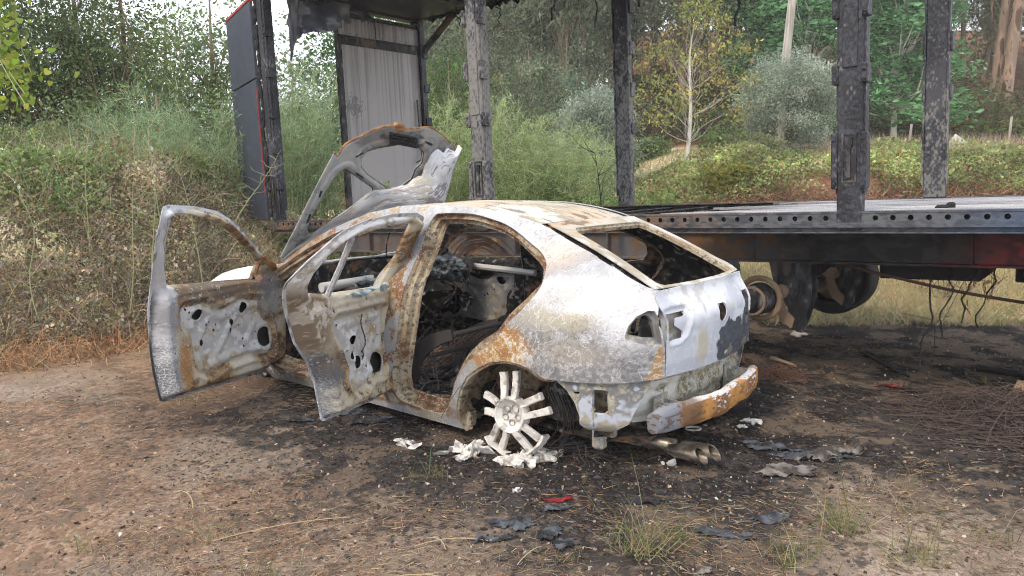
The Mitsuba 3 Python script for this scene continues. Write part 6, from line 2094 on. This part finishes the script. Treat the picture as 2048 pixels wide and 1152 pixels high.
# grass under and beyond the trailer
n = 42000
x = rng.uniform(2.5, 11, n)
y = rng.uniform(7.4, 14.5, n)
keep = ((x - TR_O[0]) * TR_E2[0] + (y - TR_O[1]) * TR_E2[1]) > 1.6
x, y = x[keep], y[keep]
P = np.stack([x, y, land(x, y)], 1)
D = rng.normal(0, .6, (len(x), 3))
D[:, 2] = .8
v, f = blades(rng, P, D, rng.uniform(.08, .34, len(x)), .008, .5, .2)
add('dry_grass', (v, f), 'leaf', None, False, None, tint(rng, len(x), 5, [(.50, .41, .26), (.44, .35, .21), (.36, .32, .17), (.24, .25, .11)], .2), label='dry straw-coloured grass beyond the trailer', cat='grass', kind='stuff')
for k, (x, y, h) in enumerate([(5.06, 8.9, .55), (5.59, 9.3, .6), (5.46, 8.7, .5), (5.15, 9.6, .4)]):
    rng = np.random.default_rng(900 + k)
    mb = MB()
    for q in range(9):
        e = np.array([x, y, 0]) + [rng.normal(0, .14), rng.normal(0, .12), h * rng.uniform(.6, 1.1)]
        mb.tube(*limb((x, y, 0), e, .006, .002, rng, .2)[:2], 4)
    ky = thing('dry_weed', ['bare dark weed under the trailer, leftmost but one', 'tall bare dark weed under the trailer', 'bare dark weed nearest the landing leg', 'small bare weed behind the tool box'][k], 'weed', 'weeds under the trailer')
    add('stem', mb.mesh(), 'wire_rust', ky, 40)
    P = cloud(rng, 60, (x, y, h * .6), (.2, .2, h * .45))
    v, f = leaves(rng, P, .03, .5)
    add('leaves', (v, f), 'leaf', ky, False, None, tint(rng, 60, 4, [(.14, .13, .06), (.2, .14, .07)], .2))

# feathery shrubs (fine thread-like leaves)
def feathery(label, x, y, h, sp, seed, pal, stems=26, n=9000, group='feathery shrubs'):
    rng = np.random.default_rng(seed)
    key = thing('feathery_shrub', label, 'shrub', group)
    z0 = float(land(np.array([x]), np.array([y]))[0])
    mb = MB()
    segs = []
    for k in range(stems):
        b = np.array([x, y, z0]) + [rng.normal(0, sp * .25), rng.normal(0, sp * .2), 0]
        a = rng.uniform(0, 2 * np.pi)
        r = sp * math.sqrt(rng.random())
        e = np.array([x + r * math.cos(a), y + r * math.sin(a) * .8, z0 + h * (1 - .35 * (r / sp) ** 2) * rng.uniform(.75, 1.05)])
        pts = smooth_line([b, b + (e - b) * .5 + [0, 0, h * .10] + rng.normal(0, .05, 3), e], 9)
        mb.tube(pts, np.linspace(.010, .003, 9), 4)
        for q in range(3, 9):
            for _ in range(4):
                t = pts[q] + np.array([rng.normal(0, .22), rng.normal(0, .2), rng.uniform(-.12, .28)]) * (sp / 1.0) ** .3
                segs.append((pts[q - 1] * .5 + pts[q] * .5, t))
    S0, S1 = np.array([s[0] for s in segs]), np.array([s[1] for s in segs])
    v, f = blades(rng, S0, S1 - S0, np.linalg.norm(S1 - S0, axis=1), .006, .2)
    mb.put(v, f)
    add('stem', mb.mesh(), 'green_stem', key)
    k = rng.integers(0, len(segs), n)
    t = rng.random(n)[:, None] ** .7
    P = S0[k] * (1 - t) + S1[k] * t + rng.normal(0, .03, (n, 3))
    D = (S1 - S0)[k] * .8 / np.linalg.norm((S1 - S0)[k], axis=1, keepdims=True) + rng.normal(0, .6, (n, 3))
    v, f = blades(rng, P, D, rng.uniform(.05, .15, n), .0080, .3)
    tone = np.exp(rng.normal(0, .2, len(segs)))[k]
    c = np.asarray(pal)[rng.integers(0, len(pal), n)] * tone[:, None] * np.exp(rng.normal(0, .15, (n, 1)))
    add('foliage', (v, f), 'leaf', key, False, None, np.repeat(np.clip(c, 0, .9), 5, 0))


B['green_stem'] = surface((.30, .33, .17), 0.8)
FEATH = [(.26, .38, .22), (.32, .44, .26), (.21, .32, .185), (.38, .46, .28)]
FEATH_Y = [(.32, .42, .19), (.39, .47, .23), (.26, .36, .165), (.45, .50, .28)]
for k, (x, d, z, sp, pal, lab) in enumerate([
        (-4.42, 9.8, 2.64, .75, FEATH, 'feathery blue-green shrub behind the brambles at the left'), (-3.82, 9.9, 2.65, .70, FEATH, 'feathery blue-green shrub beside the blue trailer door'), (-5.23, 10.4, 2.37, .6, FEATH, 'lower feathery shrub at the left, above the vine'),
        (-3.58, 13.0, 3.13, .95, FEATH, 'feathery shrub seen between the blue door and the grey door'), (-3.17, 13.4, 3.45, .85, FEATH, 'tall feathery shrub behind the grey trailer door'),
        (-1.21, 13.4, 3.0, .80, FEATH_Y, 'feathery shrub just right of the grey trailer door'), (-0.57, 13.8, 2.91, .85, FEATH_Y, 'feathery shrub behind the second near post'), (0.14, 13.2, 2.81, .90, FEATH_Y, 'tall yellow-green feathery shrub right of the second near post'),
        (0.75, 13.4, 2.61, .85, FEATH_Y, 'feathery shrub in the middle of the right clump'), (1.23, 13.0, 2.19, .65, FEATH_Y, 'lower feathery shrub at the right end of the clump')]):
    feathery(lab, x, d, z - float(land(np.array([x]), np.array([d]))[0]), sp, 2000 + k, pal, 30, 7500)

# low green growth in front of the feathery clump and behind the trailer
rng = np.random.default_rng(71)
n = 26000
x = rng.uniform(-3.4, 2.6, n)
y = rng.uniform(11.6, 14.2, n)
lump = meshkit.fbm(np.stack([x * 1.3, y * 1.3, 0 * x], -1), 3, 4)
P = np.stack([x, y, land(x, y) + (.35 + 1.1 * lump) * rng.random(n) ** .6], 1)
v, f = leaves(rng, P, .055, .6, .2)
add('green_undergrowth', (v, f), 'leaf', None, False, None, tint(rng, n, 4, [(.16, .235, .08), (.21, .29, .10), (.12, .18, .06)], .3), label='low green undergrowth at the foot of the feathery shrubs', cat='undergrowth', kind='stuff')
n = 700
x = rng.uniform(-3.3, -2.0, n)
y = rng.uniform(11.0, 11.8, n)
D = rng.normal(0, .3, (n, 3))
D[:, 2] = 1
v, f = blades(rng, np.stack([x, y, land(x, y)], 1), D, rng.uniform(.3, .9, n), .007, .4)
add('dry_stalks', (v, f), 'leaf', None, False, None, tint(rng, n, 5, [(.34, .26, .15), (.27, .2, .11)], .2), label='dry straw stalks below the grey trailer door', cat='stalks', kind='stuff')

# bramble thicket at the left: dry in front, green above and towards the trailer
rng = np.random.default_rng(80)


def thicket(x, y):
    """Height of the thicket's top at (x, y)."""
    e = 6.35 + .55 * (x + 4.2) + .9 * sstep(-3.6, -2.6, x) + .25 * (meshkit.noise(np.stack([x * 1.7, 0 * x, 0 * x], -1), 2) - .5)
    lump = meshkit.fbm(np.stack([x * .9, y * .9, 0 * x], -1), 4, 6)
    drop = np.interp(np.hypot((x + 2.55) / .9, (y - 8.7) / 2.2), [.25, .75, 1.3], [.34, .55, 1])   # it thins out towards the trailer's corner
    return sstep(-.15, 1.5, y - e) * (1.02 + 1.02 * lump + .08 * (y - e)) * drop, y - e


n = 190000
x, y = rng.uniform(-7.5, -1.6, n), rng.uniform(5.6, 10.2, n)
top, dist = thicket(x, y)
ok = (top > .06) & ((x + .36 * y) > -1.6 - .5 * 1) | ((top > .06) & (x > -.78 * y))
z = top * (1 - .25 * meshkit.fbm(np.stack([x * 3.2, y * 3.2, 0 * x], -1), 2, 19)) - np.abs(rng.normal(0, .16, n)) * (.4 + top * .5) + .10
ok = (top > .05) & (z > .0) & (np.abs(x) < .74 * y + .4)
x, y, z, dist, top = x[ok], y[ok], z[ok], dist[ok], top[ok]
g = meshkit.fbm(np.stack([x * 1.6, y * 1.6, z * 1.6], -1), 3, 9)
wet = .9 * sstep(1.0, 2.0, z) * sstep(-2.5, -4.0, x) + .9 * sstep(-2.9, -2.5, x) + (g - .5) * 2.2 + .12 + .4 * sstep(-4.3, -5, x) * sstep(1.2, 1.7, z)
wet = wet - .35 * sstep(1.0, .3, z)
green = wet + rng.normal(0, .22, len(x)) > .5
P = np.stack([x, y, z], 1)
Pg, Pd = P[green], P[~green]
v, f = leaves(rng, Pg, .036, .72, .25)
add('green_bramble', (v, f), 'leaf', None, False, None, tint(rng, len(Pg), 4, [(.19, .265, .10), (.25, .325, .13), (.14, .21, .075), (.33, .39, .19)], .28) * np.repeat(np.exp(2.4 * (meshkit.fbm(Pg * 2.1, 3, 15) - .5)), 4)[:, None], label='green bramble leaves over the thicket at the left', cat='bramble', kind='stuff')
v, f = leaves(rng, Pd, .032, .6, .1, .2)
add('dry_bramble', (v, f), 'leaf', None, False, None, tint(rng, len(Pd), 4, DRY + [(.42, .37, .30)], .35) * np.repeat(np.exp(2.4 * (meshkit.fbm(Pd * 2.1, 3, 16) - .5)), 4)[:, None], label='withered brown bramble leaves in front of the thicket', cat='bramble', kind='stuff')
k = rng.integers(0, len(P), 20000)
D = rng.normal(0, .7, (len(k), 3))
D[:, 2] += .35
v, f = blades(rng, P[k] - [0, .0, .12], D, rng.uniform(.12, .55, len(k)), .0055, .6, .1)
add('bramble_canes', (v, f), 'vcol', None, False, None, tint(rng, len(k), 5, [(.34, .27, .18), (.24, .17, .11), (.40, .36, .24), (.18, .15, .09), (.44, .40, .31), (.28, .30, .16)], .25), label='dry thin canes criss-crossing the bramble thicket', cat='canes', kind='stuff')
kk = np.nonzero(P[:, 2] > .8 * top)[0]
k = kk[rng.integers(0, len(kk), 5200)]
D = rng.normal(0, .55, (len(k), 3))
D[:, 2] = 1
v, f = blades(rng, P[k] - [0, 0, .15], D, rng.uniform(.18, .62, len(k)), .006, .7, .15)
add('thicket_shoots', (v, f), 'leaf', None, False, None, tint(rng, len(k), 5, [(.34, .36, .19), (.42, .38, .25), (.26, .30, .14), (.46, .42, .30)], .2), label='thin pale shoots standing out of the top of the bramble thicket', cat='shoots', kind='stuff')
n = 14000
x = rng.uniform(-6, -2.3, n)
y = rng.uniform(4.9, 8.6, n)
top, dist = thicket(x, y)
ok = (dist > -.9) & (dist < .7)
x, y = x[ok], y[ok]
D = rng.normal(0, .7, (len(x), 3))
D[:, 2] = np.abs(D[:, 2]) + .2
v, f = blades(rng, np.stack([x, y, land(x, y)], 1), D, rng.uniform(.10, .42, len(x)), .006, .5, .3)
add('dead_grass', (v, f), 'vcol', None, False, None, tint(rng, len(x), 5, [(.33, .19, .095), (.25, .13, .065), (.40, .28, .16), (.17, .09, .05)], .22), label='orange-brown dead grass at the foot of the thicket', cat='grass', kind='stuff')
for k, (x, d, z0, z1, dx) in enumerate([(-3.97, 7.2, .2, 1.75, .06), (-3.34, 7.3, .2, 1.9, -.05), (-3.35, 7.1, .6, 1.5, .08), (-2.89, 7.9, .9, 1.62, .5), (-4.09, 6.6, .1, 1.3, -.1), (-3.49, 6.9, .2, 1.55, .15), (-3.08, 7.6, .3, 1.6, -.2)]):
    rng = np.random.default_rng(600 + k)
    mb = MB()
    pts, rr, _ = limb((x, d, z0), (x + dx, d, z1), .006, .002, rng, .05, 10)
    mb.tube(pts, rr, 5)
    for q in range(3, 10):
        for sg in (-1, 1):
            mb.tube(*limb(pts[q], pts[q] + [sg * rng.uniform(.04, .16), rng.normal(0, .06), rng.uniform(.03, .14)],   .0028, .0012, rng, .1, 5)[:2], 4)
    add('bare_stalk', mb.mesh(), 'green_stem', None, 40, label=['thin bare stalk at the left, tallest but one in the thicket', 'tallest thin bare stalk above the open front door', 'short bare stalk left of the tallest one', 'arching pale cane reaching towards the blue door',
                                                              'leftmost bare stalk in the thicket', 'bare stalk in the middle of the thicket', 'bare stalk between thicket and blue door'][k], cat='stalk')

# dark trees behind the thicket at the left, their tops letting the sky through
for k, (x, d, h, sp, cb, pal, ncl, lab) in enumerate([
        (-7.82, 12.5, 5.6, 1.5, .12, G_DARK, 200, 'dark dense tree in the upper left corner'), (-7.49, 13.5, 5.8, 1.4, .12, G_DARK, 180, 'dark tree right of the lime vine'), (-6.36, 13.0, 5.2, 1.15, .12, G_DARK + G_MID, 100, 'dark loose tree left of the sky gap'),
        (-7.11, 16.5, 5.2, 1.2, .2, G_MID, 46, 'thin tree with the sky showing through its crown'), (-6.2, 16.5, 5.6, 1.2, .2, G_MID, 46, 'thin tree left of the blue trailer door'), (-5.34, 17, 5.2, 1.1, .2, G_MID, 28, 'sparse tree right of the blue trailer door'),
        (-3.85, 19.5, 6.0, 1.5, .1, [(.06, .13, .04), (.08, .155, .055)], 150, 'bright green tree above the grey trailer door'), (-5.51, 20, 4.6, 1.3, .1, G_DARK, 110, 'dark tree behind the tarpaulin'),
        (-2.09, 26, 5.6, 1.2, .1, [(.085, .16, .04), (.07, .13, .04)], 110, 'green tree right of the grey trailer door'), (-1.34, 30, 8.5, 1.8, .12, G_EUC, 150, 'grey-green tree behind the second near post'), (-3.19, 30, 6.2, 1.5, .1, G_EUC, 70, 'loose tree beside the sky gap'),
        (-5.5, 12.2, 3.0, 1.2, .03, G_DARK, 130, 'dark bush behind the feathery shrub at the left'), (-5.81, 11.0, 2.6, 1.0, .03, G_DARK, 130, 'dark ivy-green bush below the lime vine'), (-4.86, 13.5, 2.9, 1.0, .03, G_DARK, 110, 'dark bush behind the blue trailer door'),
        (-8.32, 11.5, 5.0, 1.5, .1, G_DARK, 160, 'dark tree cut by the left edge'), (0.54, 27, 6.0, 2.0, .06, G_EUC, 170, 'grey-green tree behind the middle of the feathery clump'), (2.0, 29, 6.5, 1.8, .06, G_EUC, 150, 'grey-green tree behind the right end of the feathery clump'), (-0.44, 28, 5.5, 1.6, .05, G_MID, 130, 'green tree just right of the second near post')]):
    tree('dark_tree' if 'bush' not in lab else 'dark_bush', lab, None, x, d, h, sp, cb, 2200 + k, pal, ncl, 110, .056 if d < 15 else .08, .20 if d < 15 else .28, .5, .2, .2, .09, 'bark', (0, 0), .6, None, .3, .012, cat='tree' if 'bush' not in lab else 'bush')

# vine with big lime leaves, near, at the left edge
rng = np.random.default_rng(90)
key = thing('vine', 'vine with big lime-green heart-shaped leaves hanging at the upper left edge', 'vine')
LV = np.array([[0, -.10, 0], [.30, -.22, .03], [.50, 0.0, .05], [.34, .34, .02], [0, .62, -.02], [-.34, .34, .02], [-.50, 0, .05], [-.30, -.22, .03]])
LF = np.array([[0, 1, 2], [0, 2, 3], [0, 3, 4], [0, 4, 5], [0, 5, 6], [0, 6, 7]])
n = 760
d = rng.uniform(5.6, 6.4, n)
x = -4.08 + np.abs(rng.normal(0, .20, n)) - .55 * (d - 6.0)
z = rng.uniform(1.98, 3.15, n)
x = np.where((z > 2.2) & (z < 2.5), x + .05, x)
ax = np.stack([rng.normal(0, .4, n), rng.normal(-.1, .3, n), rng.normal(-1, .3, n)], 1)
ax /= np.linalg.norm(ax, axis=1, keepdims=True)
b = np.stack([np.ones(n), rng.normal(0, .5, n), rng.normal(0, .3, n)], 1)
b -= ax * (b * ax).sum(1, keepdims=True)
b /= np.linalg.norm(b, axis=1, keepdims=True)
R = np.stack([b, ax, np.cross(b, ax)], 2)
v, f = inst(np.stack([x, d, z], 1), LV, LF, R, rng.uniform(.028, .07, n))
add('leaves', (v, f), 'leaf', key, False, None, tint(rng, n, 8, LIME, .2))
mb = MB()
for k in range(14):
    i0, i1 = rng.integers(0, n, 2)
    mb.tube(smooth_line([(x[i0], d[i0], z[i0]), ((x[i0] + x[i1]) / 2 - .05, (d[i0] + d[i1]) / 2, (z[i0] + z[i1]) / 2 + .05), (x[i1], d[i1], z[i1])], 9), .004, 4)
add('stem', mb.mesh(), 'green_stem', key, 40)

# leafless burnt sapling behind the trailer's deck
rng = np.random.default_rng(95)
x, d = 1.41, 11.2
mb = MB()
z0 = float(land(np.array([x]), np.array([d]))[0])
pts, rr, _ = limb((x, d, z0), (x - .22, d, z0 + 1.75), .016, .004, rng, .05, 12)
mb.tube(pts, rr, 6)
for q in range(4, 12):
    for _ in range(2):
        mb.tube(*limb(pts[q], pts[q] + [rng.normal(-.05, .22), rng.normal(0, .12), rng.uniform(.1, .35)], .006, .002, rng, .12)[:2], 4)
add('bare_sapling', mb.mesh(), 'black', None, 40, label='bare blackened sapling behind the trailer deck', cat='sapling')
# white stone and fence stakes up on the right
st = pieces(3, 1, .09, .10, 1.5)[0]
x, d = 13.04, 23.0
add('white_stone', (st[0] + [x, d, float(land(np.array([x]), np.array([d]))[0]) + .25], st[1]), 'bark_pale', None, 30, label='pale upright stone beside the far right trailer post', cat='stone')
for k, (x, d, h) in enumerate([(15.21, 24, 1.0), (12.68, 25, .8), (9.8, 24.5, .8)]):
    z0 = float(land(np.array([x]), np.array([d]))[0])
    mb = MB().tube([(x, d, z0 - .1), (x + .03, d, z0 + h)], [.04, .035], 7)
    add('fence_stake', mb.mesh(), 'pole_wood', None, 40, label=['thin wooden stake at the right edge of the terrace', 'thin stake between the two right trailer posts', 'thin stake beside the olive bush'][k], cat='stake')

# ---------------------------------------------------------------- thin smoky haze
scene['air'] = {'type': 'homogeneous', 'albedo': 0.95, 'sigma_t': 0.0014}
scene['haze'] = {'type': 'cube', 'to_world': T().translate([0, 40, 19]).scale([95, 75, 22]), 'bsdf': {'type': 'null'}, 'interior': {'type': 'ref', 'id': 'air'}}
labels['haze'] = {'label': 'thin smoky haze in the air', 'category': 'haze', 'kind': 'stuff'}
